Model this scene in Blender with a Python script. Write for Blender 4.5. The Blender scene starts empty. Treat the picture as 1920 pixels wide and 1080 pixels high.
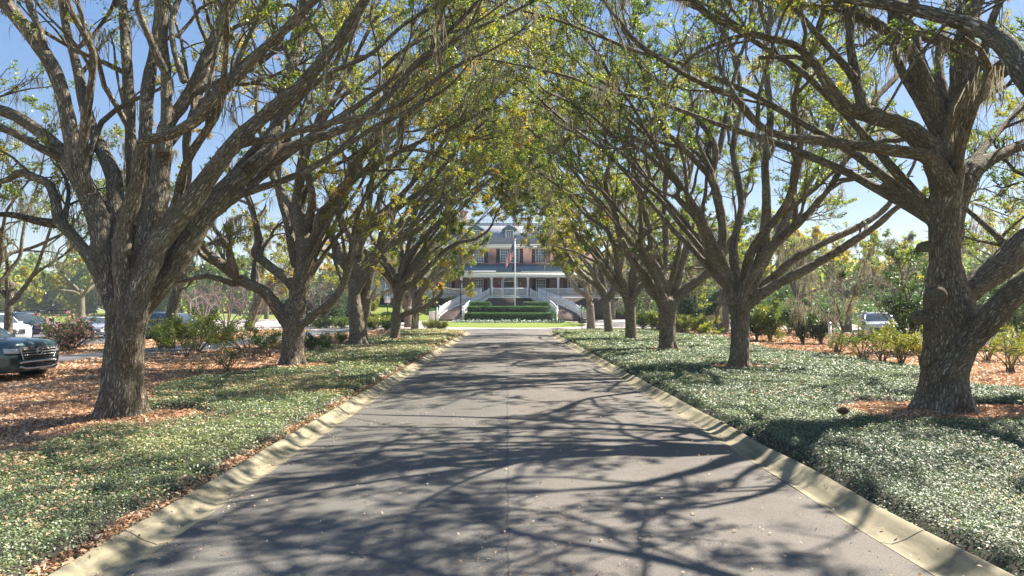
import bpy, bmesh, math, random
import numpy as np
from mathutils import Vector, kdtree

SC = bpy.context.scene
COL = SC.collection
F, CX, CY, H = 1280.0, 950.0, 578.0, 2.1      # focal length in px of the 1920 photo, vanishing point, eye height


def P(px, py, Y):
    """world point seen at photo pixel (px, py) at distance Y down the avenue"""
    return np.array([(px - CX) / F * Y, Y, H - (py - CY) / F * Y])


def GX(px, Y):
    return (px - CX) / F * Y


def GZ(py, Y):
    return H - (py - CY) / F * Y


def GY(py):
    return H * F / (py - CY)


# ------------------------------------------------------------------ objects
def tag(o, label=None, cat=None, group=None, kind=None):
    if label: o['label'] = label
    if cat: o['category'] = cat
    if group: o['group'] = group
    if kind: o['kind'] = kind
    return o


def thing(name, loc, label, cat, group=None):
    o = bpy.data.objects.new(name, None)
    o.empty_display_size = 0.3
    o.location = loc
    COL.objects.link(o)
    return tag(o, label, cat, group)


def kids(o):
    return [c for c in bpy.data.objects if c.parent == o]


def copy_tree(o, loc=None, rotz=None, scale=None, label=None, parent=None):
    c = o.copy()
    COL.objects.link(c)
    if parent is not None:
        c.parent = parent
    if loc is not None: c.location = loc
    if rotz is not None: c.rotation_euler = (0, 0, rotz)
    if scale is not None: c.scale = (scale,) * 3
    if label: c['label'] = label
    for ch in kids(o):
        copy_tree(ch, parent=c)
    return c


class MB:
    """collects vertices, faces and per-point attributes; build() links ONE mesh object"""

    def __init__(s):
        s.v = []; s.q = []; s.t = []; s.ng = []; s.n = 0; s.tint = []; s.bark = []; s.qm = []; s.cur = 0

    def add(s, v, q=None, t=None, tint=None, bark=None):
        v = np.asarray(v, dtype=np.float32).reshape(-1, 3)
        if q is not None and len(q):
            q = np.asarray(q, dtype=np.int32).reshape(-1, 4) + s.n
            s.q.append(q)
        if t is not None and len(t):
            s.t.append(np.asarray(t, dtype=np.int32).reshape(-1, 3) + s.n)
        s.v.append(v)
        s.tint.append(np.zeros(len(v), np.float32) if tint is None else np.asarray(tint, np.float32))
        s.bark.append(np.zeros((len(v), 3), np.float32) if bark is None else np.asarray(bark, np.float32))
        s.n += len(v)
        return s

    def box(s, lo, hi):
        x0, y0, z0 = lo; x1, y1, z1 = hi
        v = [(x0, y0, z0), (x1, y0, z0), (x1, y1, z0), (x0, y1, z0), (x0, y0, z1), (x1, y0, z1), (x1, y1, z1), (x0, y1, z1)]
        return s.add(v, [(3, 2, 1, 0), (4, 5, 6, 7), (0, 1, 5, 4), (1, 2, 6, 5), (2, 3, 7, 6), (3, 0, 4, 7)])

    def cbox(s, c, d):
        return s.box([c[i] - d[i] / 2 for i in range(3)], [c[i] + d[i] / 2 for i in range(3)])

    def bar(s, a, b, w, h=None):
        """rectangular bar from a to b, width w, height h"""
        a = np.array(a, float); b = np.array(b, float); h = h or w
        d = b - a; d /= (np.linalg.norm(d) + 1e-9)
        up = np.array([0, 0, 1.0]) if abs(d[2]) < 0.95 else np.array([0, 1.0, 0])
        r = np.cross(d, up); r /= np.linalg.norm(r); u = np.cross(r, d)
        v = []
        for p in (a, b):
            for i, j in ((-1, -1), (1, -1), (1, 1), (-1, 1)):
                v.append(p + r * w / 2 * i + u * h / 2 * j)
        return s.add(v, [(0, 1, 2, 3), (7, 6, 5, 4), (0, 4, 5, 1), (1, 5, 6, 2), (2, 6, 7, 3), (3, 7, 4, 0)])

    def loft(s, rings, close=True, caps=True):
        """rings: list of equal-length point lists"""
        rings = [np.asarray(r, float) for r in rings]
        n = len(rings[0]); q = []
        for i in range(len(rings) - 1):
            for j in range(n if close else n - 1):
                k = (j + 1) % n
                q.append((i * n + j, i * n + k, (i + 1) * n + k, (i + 1) * n + j))
        v = np.concatenate(rings); t = []
        if caps:
            m = len(v)
            v = np.concatenate([v, [rings[0].mean(0)], [rings[-1].mean(0)]])
            e = (len(rings) - 1) * n
            for j in range(n):
                k = (j + 1) % n
                t.append((m, k, j)); t.append((m + 1, e + j, e + k))
        return s.add(v, q, t)

    def lathe(s, c, prof, n=16, axis=2):
        rings = []
        for r, z in prof:
            a = np.arange(n) * 2 * math.pi / n
            p = np.zeros((n, 3))
            o = [i for i in range(3) if i != axis]
            if axis == 1: o = o[::-1]
            p[:, o[0]] = r * np.cos(a); p[:, o[1]] = r * np.sin(a); p[:, axis] = z
            rings.append(p + np.array(c))
        return s.loft(rings)

    def tube(s, pts, r, n=8):
        pts = np.asarray(pts, float)
        rad = np.full(len(pts), r) if np.isscalar(r) else np.asarray(r, float)
        v, q, b = tubes(pts[None], rad[None], n)
        m = len(v)
        t = [(0, (j + 1) % n, j) for j in range(1, n - 1)] + [(m - n, m - n + j, m - n + (j + 1) % n) for j in range(1, n - 1)]
        return s.add(v, q, t, bark=b)

    def build(s, name, mat, parent=None, smooth=False, attrs=(), origin=None):
        v = np.concatenate(s.v) if s.v else np.zeros((0, 3), np.float32)
        org = np.array(parent.location if (parent is not None and origin is None) else (origin if origin is not None else (0, 0, 0)), np.float32)
        if parent is not None and parent.parent is not None:
            org = org + np.array(parent.parent.location, np.float32)
        me = mesh_np(name, v - org, np.concatenate(s.q) if s.q else None, np.concatenate(s.t) if s.t else None, smooth)
        if 'tint' in attrs:
            a = me.attributes.new('tint', 'FLOAT', 'POINT'); a.data.foreach_set('value', np.concatenate(s.tint))
        if 'bark' in attrs:
            a = me.attributes.new('bark', 'FLOAT_VECTOR', 'POINT'); a.data.foreach_set('vector', np.concatenate(s.bark).ravel())
        o = bpy.data.objects.new(name, me)
        if mat: me.materials.append(mat)
        COL.objects.link(o)
        if parent is not None:
            o.parent = parent
        elif origin is not None:
            o.location = origin
        return o


def mesh_np(name, v, q=None, t=None, smooth=False):
    me = bpy.data.meshes.new(name)
    nq = 0 if q is None else len(q); nt = 0 if t is None else len(t)
    me.vertices.add(len(v)); me.vertices.foreach_set('co', np.ascontiguousarray(v, np.float32).ravel())
    me.loops.add(nq * 4 + nt * 3); me.polygons.add(nq + nt)
    li = []
    if nq: li.append(np.asarray(q, np.int32).ravel())
    if nt: li.append(np.asarray(t, np.int32).ravel())
    if li: me.loops.foreach_set('vertex_index', np.concatenate(li))
    st = np.concatenate([np.arange(nq) * 4, nq * 4 + np.arange(nt) * 3]).astype(np.int32)
    me.polygons.foreach_set('loop_start', st)
    if smooth: me.polygons.foreach_set('use_smooth', np.ones(nq + nt, bool))
    me.update(calc_edges=True); me.validate(clean_customdata=False)
    return me


def nrm(a):
    return a / (np.linalg.norm(a, axis=-1, keepdims=True) + 1e-9)


def tubes(pts, rad, n):
    """batch of N polylines (N,K,3) -> tube vertices, quads, limb-space coordinates"""
    pts = np.asarray(pts, np.float64); N, K, _ = pts.shape
    tan = np.empty_like(pts)
    tan[:, 1:-1] = pts[:, 2:] - pts[:, :-2]; tan[:, 0] = pts[:, 1] - pts[:, 0]; tan[:, -1] = pts[:, -1] - pts[:, -2]
    tan = nrm(tan)
    mean = nrm(pts[:, -1] - pts[:, 0])
    ax = np.where(np.abs(mean[:, 2:3]) < 0.75, np.array([[0, 0, 1.0]]), np.array([[1.0, 0, 0]]))
    u = np.cross(tan, ax[:, None, :]); u = nrm(u); w = np.cross(tan, u)
    a = np.arange(n) * 2 * math.pi / n
    c, s_ = np.cos(a), np.sin(a)
    v = pts[:, :, None] + rad[:, :, None, None] * (u[:, :, None] * c[None, None, :, None] + w[:, :, None] * s_[None, None, :, None])
    ln = np.concatenate([np.zeros((N, 1)), np.cumsum(np.linalg.norm(pts[:, 1:] - pts[:, :-1], axis=-1), 1)], 1)
    off = (np.arange(N) * 1.37 % 50)[:, None]
    rr = np.maximum(rad, 0.01)
    bark = np.stack([rr[:, :, None] * c, rr[:, :, None] * s_, np.broadcast_to((ln + off)[:, :, None], (N, K, n))], -1)
    base = (np.arange(N) * K * n)[:, None, None] + (np.arange(K - 1) * n)[None, :, None]
    j = np.arange(n)[None, None]; k = (np.arange(n) + 1)[None, None] % n
    q = np.stack([base + j, base + n + j, base + n + k, base + k], -1)[..., ::-1]
    return v.reshape(-1, 3), q.reshape(-1, 4), bark.reshape(-1, 3)


def leaf_quads(p, rng, size, elong=0.5, up=None, tilt=1.0, axis=None):
    """leaf-shaped quads at points p; up: preferred normal direction"""
    N = len(p)
    if axis is None:
        d = nrm(rng.normal(size=(N, 3)))
    else:
        d = nrm(axis + 0.6 * rng.normal(size=(N, 3)))
    if up is not None:
        nn = nrm(np.asarray(up) + tilt * rng.normal(size=(N, 3)))
        d = nrm(d - nn * (d * nn).sum(-1, keepdims=True))
        w = np.cross(nn, d)
    else:
        w = nrm(np.cross(d, rng.normal(size=(N, 3))))
        nn = np.cross(d, w)
    L = (size * rng.uniform(0.65, 1.35, N))[:, None] if np.isscalar(size) else (size * rng.uniform(0.7, 1.3, N))[:, None]
    W = L * elong * rng.uniform(0.75, 1.25, (N, 1)) * 0.5
    fold = nn * L * 0.12
    v = np.stack([p - d * L * 0.5, p + w * W + d * L * 0.05 + fold, p + d * L * 0.5, p - w * W + d * L * 0.05 + fold], 1)
    q = np.arange(N * 4).reshape(N, 4)
    return v.reshape(-1, 3), q


def vnoise(x, y, seed=0):
    """cheap smooth pseudo-noise in about -1..1"""
    r = np.random.RandomState(seed)
    o = np.zeros_like(np.asarray(x, float)); tot = 0
    for i in range(7):
        a = r.uniform(0, 2 * math.pi); f = 1.0 * 1.5 ** i * r.uniform(0.8, 1.2); w = 1 / 1.25 ** i
        o = o + w * np.sin((x * math.cos(a) + y * math.sin(a)) * f + r.uniform(0, 6.28) + 1.3 * np.sin((x * math.sin(a) - y * math.cos(a)) * f * 0.7 + r.uniform(0, 6)))
        tot += w
    return o / tot * 1.6


def sstep(a, b, x):
    t = np.clip((x - a) / (b - a), 0, 1)
    return t * t * (3 - 2 * t)


# ------------------------------------------------------------------ materials
class NT:
    def __init__(s, name):
        s.m = bpy.data.materials.new(name); s.m.use_nodes = True
        s.t = s.m.node_tree; s.n = s.t.nodes; s.n.clear()
        s.out = s.n.new('ShaderNodeOutputMaterial')

    def new(s, typ, inputs=None, **props):
        nd = s.n.new(typ)
        for k, v in props.items(): setattr(nd, k, v)
        for k, v in (inputs or {}).items():
            if isinstance(v, tuple) and len(v) == 2 and hasattr(v[0], 'outputs'):
                s.t.links.new(v[0].outputs[v[1]], nd.inputs[k])
            elif hasattr(v, 'outputs'):
                s.t.links.new(v.outputs[0], nd.inputs[k])
            else:
                nd.inputs[k].default_value = v
        return nd

    def ramp(s, fac, stops, mode='LINEAR'):
        nd = s.n.new('ShaderNodeValToRGB'); cr = nd.color_ramp; cr.interpolation = mode
        while len(cr.elements) > 1: cr.elements.remove(cr.elements[-1])
        for i, (p, c) in enumerate(stops):
            e = cr.elements[0] if i == 0 else cr.elements.new(p)
            e.position = p; e.color = (*c, 1) if len(c) == 3 else c
        if isinstance(fac, tuple): s.t.links.new(fac[0].outputs[fac[1]], nd.inputs[0])
        else: s.t.links.new(fac.outputs[0], nd.inputs[0])
        return nd

    def mix(s, fac, a, b, mode='MIX'):
        nd = s.n.new('ShaderNodeMix'); nd.data_type = 'RGBA'; nd.blend_type = mode
        for i, v in ((0, fac), (6, a), (7, b)):
            if isinstance(v, tuple) and len(v) == 2 and hasattr(v[0], 'outputs'): s.t.links.new(v[0].outputs[v[1]], nd.inputs[i])
            elif hasattr(v, 'outputs'): s.t.links.new(v.outputs[2 if v.bl_idname == 'ShaderNodeMix' else 0], nd.inputs[i])
            elif i == 0: nd.inputs[0].default_value = v
            else: nd.inputs[i].default_value = (*v, 1)
        return nd

    def coords(s, which='Object'):
        return (s.new('ShaderNodeTexCoord'), which)

    def mapping(s, vec, scale=(1, 1, 1), rot=(0, 0, 0)):
        return s.new('ShaderNodeMapping', {'Vector': vec, 'Scale': scale, 'Rotation': rot})

    def noise(s, vec, scale, detail=4, rough=0.55, dist=0.0):
        return s.new('ShaderNodeTexNoise', {'Vector': vec, 'Scale': scale, 'Detail': detail, 'Roughness': rough, 'Distortion': dist})

    def vor(s, vec, scale, feature='F1', rnd=1.0):
        return s.new('ShaderNodeTexVoronoi', {'Vector': vec, 'Scale': scale, 'Randomness': rnd}, feature=feature)

    def bump(s, h, strength, dist, normal=None):
        i = {'Height': h, 'Strength': strength, 'Distance': dist}
        if normal is not None: i['Normal'] = normal
        return s.new('ShaderNodeBump', i)

    def pr(s, color, rough=0.6, normal=None, spec=0.5, metal=0.0, **kw):
        i = {'Roughness': rough, 'Specular IOR Level': spec, 'Metallic': metal}
        if isinstance(color, tuple) and not hasattr(color[0], 'outputs'): i['Base Color'] = (*color, 1)
        elif hasattr(color, 'bl_idname') and color.bl_idname == 'ShaderNodeMix': i['Base Color'] = (color, 2)
        else: i['Base Color'] = color
        if normal is not None: i['Normal'] = normal
        i.update(kw)
        return s.new('ShaderNodeBsdfPrincipled', i)

    def done(s, sh):
        s.t.links.new(sh.outputs[0], s.out.inputs['Surface'])
        return s.m


def colour_of(n):
    return (n, 2) if n.bl_idname == 'ShaderNodeMix' else (n, 0)


def m_leaf(name, stops, trans=0.45, gloss=0.06, rough=0.35):
    """thin leaf: diffuse + light through the blade + a little waxy gloss; the tint of each leaf is its own colour"""
    s = NT(name)
    a = s.new('ShaderNodeAttribute', attribute_name='tint')
    c = s.ramp((a, 'Fac'), stops)
    d = s.new('ShaderNodeBsdfDiffuse', {'Color': c})
    hs = s.new('ShaderNodeHueSaturation', {'Saturation': 1.15, 'Value': 1.5, 'Color': c})
    t = s.new('ShaderNodeBsdfTranslucent', {'Color': hs})
    m = s.new('ShaderNodeMixShader', {0: trans}); s.t.links.new(d.outputs[0], m.inputs[1]); s.t.links.new(t.outputs[0], m.inputs[2])
    g = s.new('ShaderNodeBsdfGlossy', {'Color': (1, 1, 1, 1), 'Roughness': rough})
    m2 = s.new('ShaderNodeMixShader', {0: gloss}); s.t.links.new(m.outputs[0], m2.inputs[1]); s.t.links.new(g.outputs[0], m2.inputs[2])
    return s.done(m2)


def m_plain(name, color, rough=0.5, metal=0.0, var=0.08, spec=0.5, scale=6.0, **kw):
    s = NT(name)
    n = s.noise(s.coords(), scale, 5)
    c = s.mix((n, 'Fac'), tuple(max(0, x * (1 - var)) for x in color), tuple(min(1, x * (1 + var)) for x in color))
    return s.done(s.pr(c, rough, spec=spec, metal=metal, **kw))


def m_bark():
    s = NT('oak_bark')
    a = s.new('ShaderNodeAttribute', attribute_name='bark')
    big = s.noise((a, 'Vector'), 1.1, 4)
    mp = s.mapping((a, 'Vector'), (1, 1, 0.2))
    wob = s.noise((a, 'Vector'), 7, 3)
    vec = s.new('ShaderNodeVectorMath', {0: mp, 1: s.new('ShaderNodeVectorMath', {0: (wob, 'Color'), 'Scale': 0.035}, operation='SCALE')}, operation='ADD')
    v1 = s.vor(vec, 25, 'DISTANCE_TO_EDGE')
    rn = s.noise(s.mapping((a, 'Vector'), (1, 1, 0.26)), 14, 5, 0.7, 1.4)
    rid = s.new('ShaderNodeMath', {0: s.new('ShaderNodeMath', {0: (rn, 'Fac'), 1: 0.5}, operation='SUBTRACT')}, operation='ABSOLUTE')
    rdg = s.ramp(rid, [(0.0, (0.05,) * 3), (0.025, (0.4,) * 3), (0.08, (1, 1, 1))])
    v2 = s.noise(s.mapping((a, 'Vector'), (1, 1, 0.3)), 34, 4, 0.65)
    fv = s.ramp((v1, 'Distance'), [(0.0, (0.05,) * 3), (0.05, (0.4,) * 3), (0.2, (1, 1, 1))])
    fis = s.mix(0.85, (fv, 0), (rdg, 0), 'MULTIPLY')
    hgt = s.mix(0.35, (fis, 2), (v2, 'Fac'))
    base = s.mix((v2, 'Fac'), (0.4, 0.34, 0.245), (0.76, 0.67, 0.51))
    patch = s.ramp((big, 'Fac'), [(0.48, (0, 0, 0)), (0.66, (1, 1, 1))])
    lich = s.noise((a, 'Vector'), 16, 4, 0.7)
    lf = s.mix(1.0, (patch, 0), (s.ramp((lich, 'Fac'), [(0.42, (0, 0, 0)), (0.62, (0.7,) * 3)]), 0), 'MULTIPLY')
    c1 = s.mix(colour_of(fis), (0.1, 0.074, 0.05), base)
    c2 = s.mix(colour_of(lf), c1, (0.44, 0.41, 0.31))
    mac = s.noise(s.mapping((a, 'Vector'), (1, 1, 0.6)), 2.3, 5, 0.7)
    c2 = s.mix(0.75, (c2, 2), (s.ramp((mac, 'Fac'), [(0.3, (0.5, 0.48, 0.47)), (0.5, (0.95, 0.95, 0.95)), (0.7, (1.25, 1.22, 1.15))]), 0), 'MULTIPLY')
    gm = s.noise((a, 'Vector'), 0.9, 4, 0.6)
    c2 = s.mix((s.ramp((gm, 'Fac'), [(0.56, (0, 0, 0)), (0.72, (0.45,) * 3)]), 0), (c2, 2), (0.2, 0.22, 0.11))
    b = s.bump((hgt, 2), 1.0, 0.06)
    return s.done(s.pr((c2, 2), 0.88, normal=b, spec=0.2))


def m_moss():
    return m_leaf('spanish_moss_grey', [(0, (0.14, 0.125, 0.085)), (0.5, (0.22, 0.2, 0.145)), (1, (0.31, 0.285, 0.22))], trans=0.45, gloss=0.0)


M = {}
# ------------------------------------------------------------------ trees
LEAFY = 3.0


def in_tunnel(p):
    """the clear arch kept pruned over the drive"""
    h = 7.0 + 2.2 * np.clip((p[..., 1] - 22) / 38, 0, 1)
    w = 5.2 - 1.5 * np.clip((p[..., 1] - 35) / 25, 0, 1)
    return (((p[..., 0] - 0.2) / w) ** 2 + (p[..., 2] / h) ** 2 < 1) & (p[..., 1] < 100)


def arch_limbs(base, fork, n, r0, rng, ztop=(9.5, 13.0), dy=(-4, 4), dx=(-1.5, 2.0)):
    """limbs that rise and then lean out over the drive"""
    out = []; side = 1 if base[0] > 0 else -1
    for i in range(n):
        y1 = base[1] + dy[0] + (dy[1] - dy[0]) * (i + rng.uniform(0.1, 0.9)) / n
        end = np.array([side * rng.uniform(*dx) * -1, y1, rng.uniform(*ztop)])
        p0 = np.array([base[0], base[1], fork - 0.3]); p1 = np.array([base[0] - side * rng.uniform(1.2, 2.6), base[1] + (y1 - base[1]) * 0.35, fork + rng.uniform(2.5, 4.5)])
        t = np.linspace(0, 1, 14)[:, None]
        p = p0 * (1 - t) ** 2 + 2 * p1 * t * (1 - t) + end * t ** 2
        w = np.cumsum(rng.normal(size=(14, 3)) * 0.13, 0); p = p + w * t
        out.append((p, r0 * rng.uniform(0.75, 1.05) * (1 - 0.86 * t[:, 0] ** 0.8)))
    return out


def resample(p, r, K):
    """Catmull-Rom through traced points, K samples"""
    p = np.asarray(p, float); r = np.asarray(r, float); n = len(p)
    pp = np.concatenate([[2 * p[0] - p[1]], p, [2 * p[-1] - p[-2]]])
    seg = np.linalg.norm(p[1:] - p[:-1], axis=1); cum = np.concatenate([[0], np.cumsum(seg)])
    t = np.linspace(0, cum[-1], K)
    i = np.clip(np.searchsorted(cum, t, 'right') - 1, 0, n - 2)
    u = ((t - cum[i]) / np.maximum(seg[i], 1e-6))[:, None]
    a, b, c, d = pp[i], pp[i + 1], pp[i + 2], pp[i + 3]
    q = 0.5 * ((2 * b) + (-a + c) * u + (2 * a - 5 * b + 4 * c - d) * u ** 2 + (-a + 3 * b - 3 * c + d) * u ** 3)
    return q, r[i] * (1 - u[:, 0]) + r[i + 1] * u[:, 0]


def grow(start, d, length, r0, K, wander, up, rng, rend=0.3, zcap=None):
    """N branches at once, stepping together"""
    N = len(start); pts = np.zeros((N, K, 3)); pts[:, 0] = start; d = nrm(d)
    bend = rng.normal(size=(N, 3)) * wander * 0.8
    for k in range(1, K):
        if k % 3 == 0: bend = rng.normal(size=(N, 3)) * wander * 0.8
        d = d + rng.normal(size=(N, 3)) * wander + bend
        d[:, 2] += up
        if zcap is not None:
            over = np.clip((pts[:, k - 1, 2] - zcap) / 2.5, 0, 1)
            d[:, 2] -= over * np.maximum(d[:, 2], 0) * 0.8
        d = nrm(d)
        pts[:, k] = pts[:, k - 1] + d * (length / (K - 1))[:, None]
    t = np.linspace(0, 1, K)[None]
    return pts, r0[:, None] * (1 - (1 - rend) * t ** 0.9)


def spawn(pts, rad, per_m, tmin, ang, rng, up=0.0, rf=0.6, rcap=1.0, tpow=0.85, lenf=(0.3, 0.55), lmax=9, lmin=0.15):
    N, K, _ = pts.shape
    L = np.linalg.norm(pts[:, 1:] - pts[:, :-1], axis=-1).sum(1)
    cnt = np.maximum(rng.poisson(per_m * L * (1 - tmin)), 2)
    ix = np.repeat(np.arange(N), cnt); n = len(ix)
    t = tmin + (1 - tmin) * rng.random(n) ** tpow
    f = np.minimum(t * (K - 1), K - 1.001); i0 = f.astype(int); u = (f - i0)[:, None]
    pos = pts[ix, i0] * (1 - u) + pts[ix, i0 + 1] * u
    tan = nrm(pts[ix, i0 + 1] - pts[ix, i0])
    rr = rad[ix, i0] * (1 - u[:, 0]) + rad[ix, i0 + 1] * u[:, 0]
    perp = nrm(np.cross(tan, rng.normal(size=(n, 3))))
    a = rng.uniform(ang[0], ang[1], n)[:, None]
    d = tan * np.cos(a) + perp * np.sin(a)
    d[:, 2] += up
    ln = np.clip(L[ix] * rng.uniform(lenf[0], lenf[1], n) * (1.25 - 0.65 * t), lmin, lmax)
    r0 = np.minimum(rr * rf * rng.uniform(0.75, 1.05, n), rcap)
    return pos, d, ln, r0, ix


def parse(txt, Y0):
    """traced limb: 'dY0 dY1 ext; x,y,r x,y,r ...' photo pixels; dY = distance nearer/farther than the trunk"""
    head, body = txt.split(';')
    h = [float(x) for x in head.split()]
    pr = [[float(x) for x in q.split(',')] for q in body.split()]
    n = len(pr); p = []; r = []
    for i, (x, y, w) in enumerate(pr):
        Y = Y0 + h[0] + (h[1] - h[0]) * (i / (n - 1)) ** 1.2
        p.append(P(x, y, Y)); r.append(w * Y / F)
    return np.array(p), np.array(r), (h[2] if len(h) > 2 else None)


def extend(p, r, L, rng, zcap, steps=7, up=0.05):
    """carry a traced limb on past where the picture cuts it"""
    d = nrm(p[-1] - p[-2]); q = [p[-1]]; rr = [r[-1]]
    for i in range(steps):
        d = d + rng.normal(size=3) * 0.16; d[2] += up
        if q[-1][2] > zcap - 1.5: d[2] -= 0.3 * max(d[2], 0) + 0.05
        d = nrm(d); q.append(q[-1] + d * L / steps); rr.append(max(r[-1] * (1 - 0.85 * (i + 1) / steps), 0.012))
    return np.concatenate([p, q[1:]]), np.concatenate([r, rr[1:]])


def auto_limbs(base, fork, n, r0, L, rng, lean=(0.45, 0.85), zcap=12.5, az0=None, bias=0.0):
    out = []
    a0 = rng.uniform(0, 6.28) if az0 is None else az0
    for i in range(n):
        az = a0 + i * 2 * math.pi / n + rng.uniform(-0.35, 0.35)
        le = rng.uniform(*lean)
        d = np.array([math.cos(az) * math.sin(le) + bias * 0.25, math.sin(az) * math.sin(le), math.cos(le)])
        s0 = np.array([base[0], base[1], fork + rng.uniform(-0.5, 0.35)])
        ln = L * rng.uniform(0.8, 1.15)
        p, r = grow(np.array([s0]), np.array([d]), np.array([ln]), np.array([r0 * rng.uniform(0.75, 1.05)]), 14, 0.13, 0.015, rng, 0.12, zcap)
        out.append((p[0], r[0]))
    return out


def root_ring(c, r, n, k, amp, ph):
    a = np.arange(n) * 2 * math.pi / n
    rr = r * (1 + amp * np.sin(k * a + ph) + amp * 0.6 * np.sin((k + 2) * a + 2 * ph))
    return np.stack([c[0] + rr * np.cos(a), c[1] + rr * np.sin(a), np.full(n, c[2])], -1)


def oak(base, trunk, limbs, seed, label, group, mats, near=1, dens=1.0, leaf=0.085, per_twig=14, moss=1.0, zcap=12.5,
        voxel=0.0, name='oak_tree', cat='tree', tint=(0.45, 0.2), l1=0.8, clear=4.5, lev1=(0.28, 0.5), droop=0.0, tmin=0.3):
    """trunk: (points, radii); limbs: list of (points, radii). Builds thing > trunk, branches, crown, moss"""
    rng = np.random.default_rng(seed)
    T = thing(name, (base[0], base[1], base[2]), label, cat, group)
    thick = [resample(trunk[0], trunk[1], max(8, int(np.linalg.norm(trunk[0][-1] - trunk[0][0]) / 0.16)))]
    for p, r in limbs:
        L = np.linalg.norm(np.diff(p, axis=0), axis=1).sum()
        thick.append(resample(p, r, max(8, int(L / (0.2 if near else 0.4)))))
    # ---- wood
    W = MB(); thin = MB()
    sides = 14 if near else 8
    for i, (p, r) in enumerate(thick):
        if voxel:
            keep = np.where(r > voxel * 1.3)[0]
            cut = keep[-1] + 1 if len(keep) else 0
            if cut < len(p): thin.tube(p[max(cut - 2, 0):], r[max(cut - 2, 0):], 7)
            if cut < 3: continue
            p, r = p[:cut], r[:cut]
        W.tube(p, r, sides)
    if voxel:
        o = W.build('tmp_wood', None)
        m = o.modifiers.new('r', 'REMESH'); m.mode = 'VOXEL'; m.voxel_size = voxel
        m = o.modifiers.new('s', 'SMOOTH'); m.factor = 0.5; m.iterations = 5
        dg = bpy.context.evaluated_depsgraph_get(); ev = o.evaluated_get(dg); me = ev.to_mesh()
        n = len(me.vertices); v = np.zeros(n * 3, np.float32); me.vertices.foreach_get('co', v); v = v.reshape(-1, 3).astype(float)
        nf = len(me.polygons); li = np.zeros(len(me.loops), np.int32); me.loops.foreach_get('vertex_index', li)
        lt = np.zeros(nf, np.int32); me.polygons.foreach_get('loop_total', lt)
        assert (lt == 4).all(); q = li.reshape(-1, 4)
        ev.to_mesh_clear(); bpy.data.objects.remove(o)
        # limb-space coordinates from the nearest axis
        sp = []; st = []; sr = []; ss = []; off = 0
        for p, r in thick:
            L = np.linalg.norm(np.diff(p, axis=0), axis=1); s = np.concatenate([[0], np.cumsum(L)])
            tan = np.gradient(p, axis=0)
            sp.append(p); st.append(nrm(tan)); sr.append(r); ss.append(s + p[0, 2])
        sp = np.concatenate(sp); st = np.concatenate(st); sr = np.concatenate(sr); ss = np.concatenate(ss)
        best = np.zeros(n, int)
        for c in range(0, n, 4000):
            dd = np.linalg.norm(v[c:c + 4000, None] - sp[None], axis=-1) - 0.85 * sr[None]
            best[c:c + 4000] = dd.argmin(1)
        rel = v - sp[best]; tb = st[best]
        al = (rel * tb).sum(1); rad_v = rel - tb * al[:, None]
        ax = np.where(np.abs(tb[:, 2:3]) < 0.75, np.array([[0, 0, 1.0]]), np.array([[1.0, 0, 0]]))
        u = nrm(np.cross(tb, ax)); w = np.cross(tb, u)
        bark = np.stack([(rad_v * u).sum(1), (rad_v * w).sum(1), ss[best] + al], -1)
        # gnarls and root flare
        out = nrm(rad_v)
        g = vnoise(v[:, 0] * 3 + v[:, 2] * 2.1, v[:, 1] * 3 - v[:, 2] * 1.7, seed)
        g2 = vnoise(bark[:, 0] * 13 + seed, bark[:, 1] * 13 + bark[:, 2] * 2.2, seed + 5)
        v += out * (g * 0.028 * np.minimum(sr[best] / 0.25, 1) + g2 * 0.011 * np.minimum(sr[best] / 0.25, 1))[:, None]
        h = v[:, 2] - base[2]; angv = np.arctan2(v[:, 1] - base[1], v[:, 0] - base[0])
        fl = np.clip(1 - h / 0.75, 0, 1) ** 2 * (0.10 + 0.09 * np.sin(5 * angv + seed) + 0.05 * np.sin(9 * angv + 2 * seed))
        near_b = np.hypot(v[:, 0] - base[0], v[:, 1] - base[1]) < 1.6
        v[:, :2] += np.where(near_b[:, None], nrm(v[:, :2] - np.array(base[:2])) * fl[:, None] * trunk[1][1] / 0.4, 0)
        W = MB(); W.add(v, q, bark=bark)
    tr = W.build('trunk', mats['bark'], T, True, ('bark',))
    # ---- branches
    K0 = 20
    mp = []; mr = []
    for p, r in thick[1:]:
        a, b = resample(p, r, K0); mp.append(a); mr.append(b)
    mp = np.array(mp); mr = np.array(mr)
    allp = []
    s1 = spawn(mp, mr, l1 * dens, tmin, (0.45, 1.05), rng, 0.22, 0.62, 0.12, 0.9, lev1, 4.2, 0.6)
    p1, r1 = grow(s1[0], s1[1], s1[2], np.maximum(s1[3], 0.014), 9, 0.15, 0.03 - droop, rng, 0.3, zcap)
    ok = ~(in_tunnel(p1[:, -1]) | in_tunnel(p1[:, 4])); p1, r1 = p1[ok], r1[ok]
    ends = mp[:, -7:], mr[:, -7:]
    s2 = spawn(p1, r1, 2.1 * dens, 0.2, (0.4, 1.0), rng, 0.08 - droop, 0.6, 0.05, 0.8, (0.28, 0.55), 1.8, 0.3)
    s2e = spawn(ends[0], ends[1], 2.2 * dens, 0.15, (0.4, 1.0), rng, 0.1 - droop, 0.6, 0.05, 0.8, (0.28, 0.55), 1.8, 0.4)
    p2, r2 = grow(np.concatenate([s2[0], s2e[0]]), np.concatenate([s2[1], s2e[1]]), np.concatenate([s2[2], s2e[2]]),
                  np.maximum(np.concatenate([s2[3], s2e[3]]), 0.009), 6, 0.18, 0.01 - droop, rng, 0.35, zcap)
    id2 = np.concatenate([s2[4], len(p1) + s2e[4]])
    ok = ~in_tunnel(p2[:, -1]); p2, r2, id2 = p2[ok], r2[ok], id2[ok]
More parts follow.
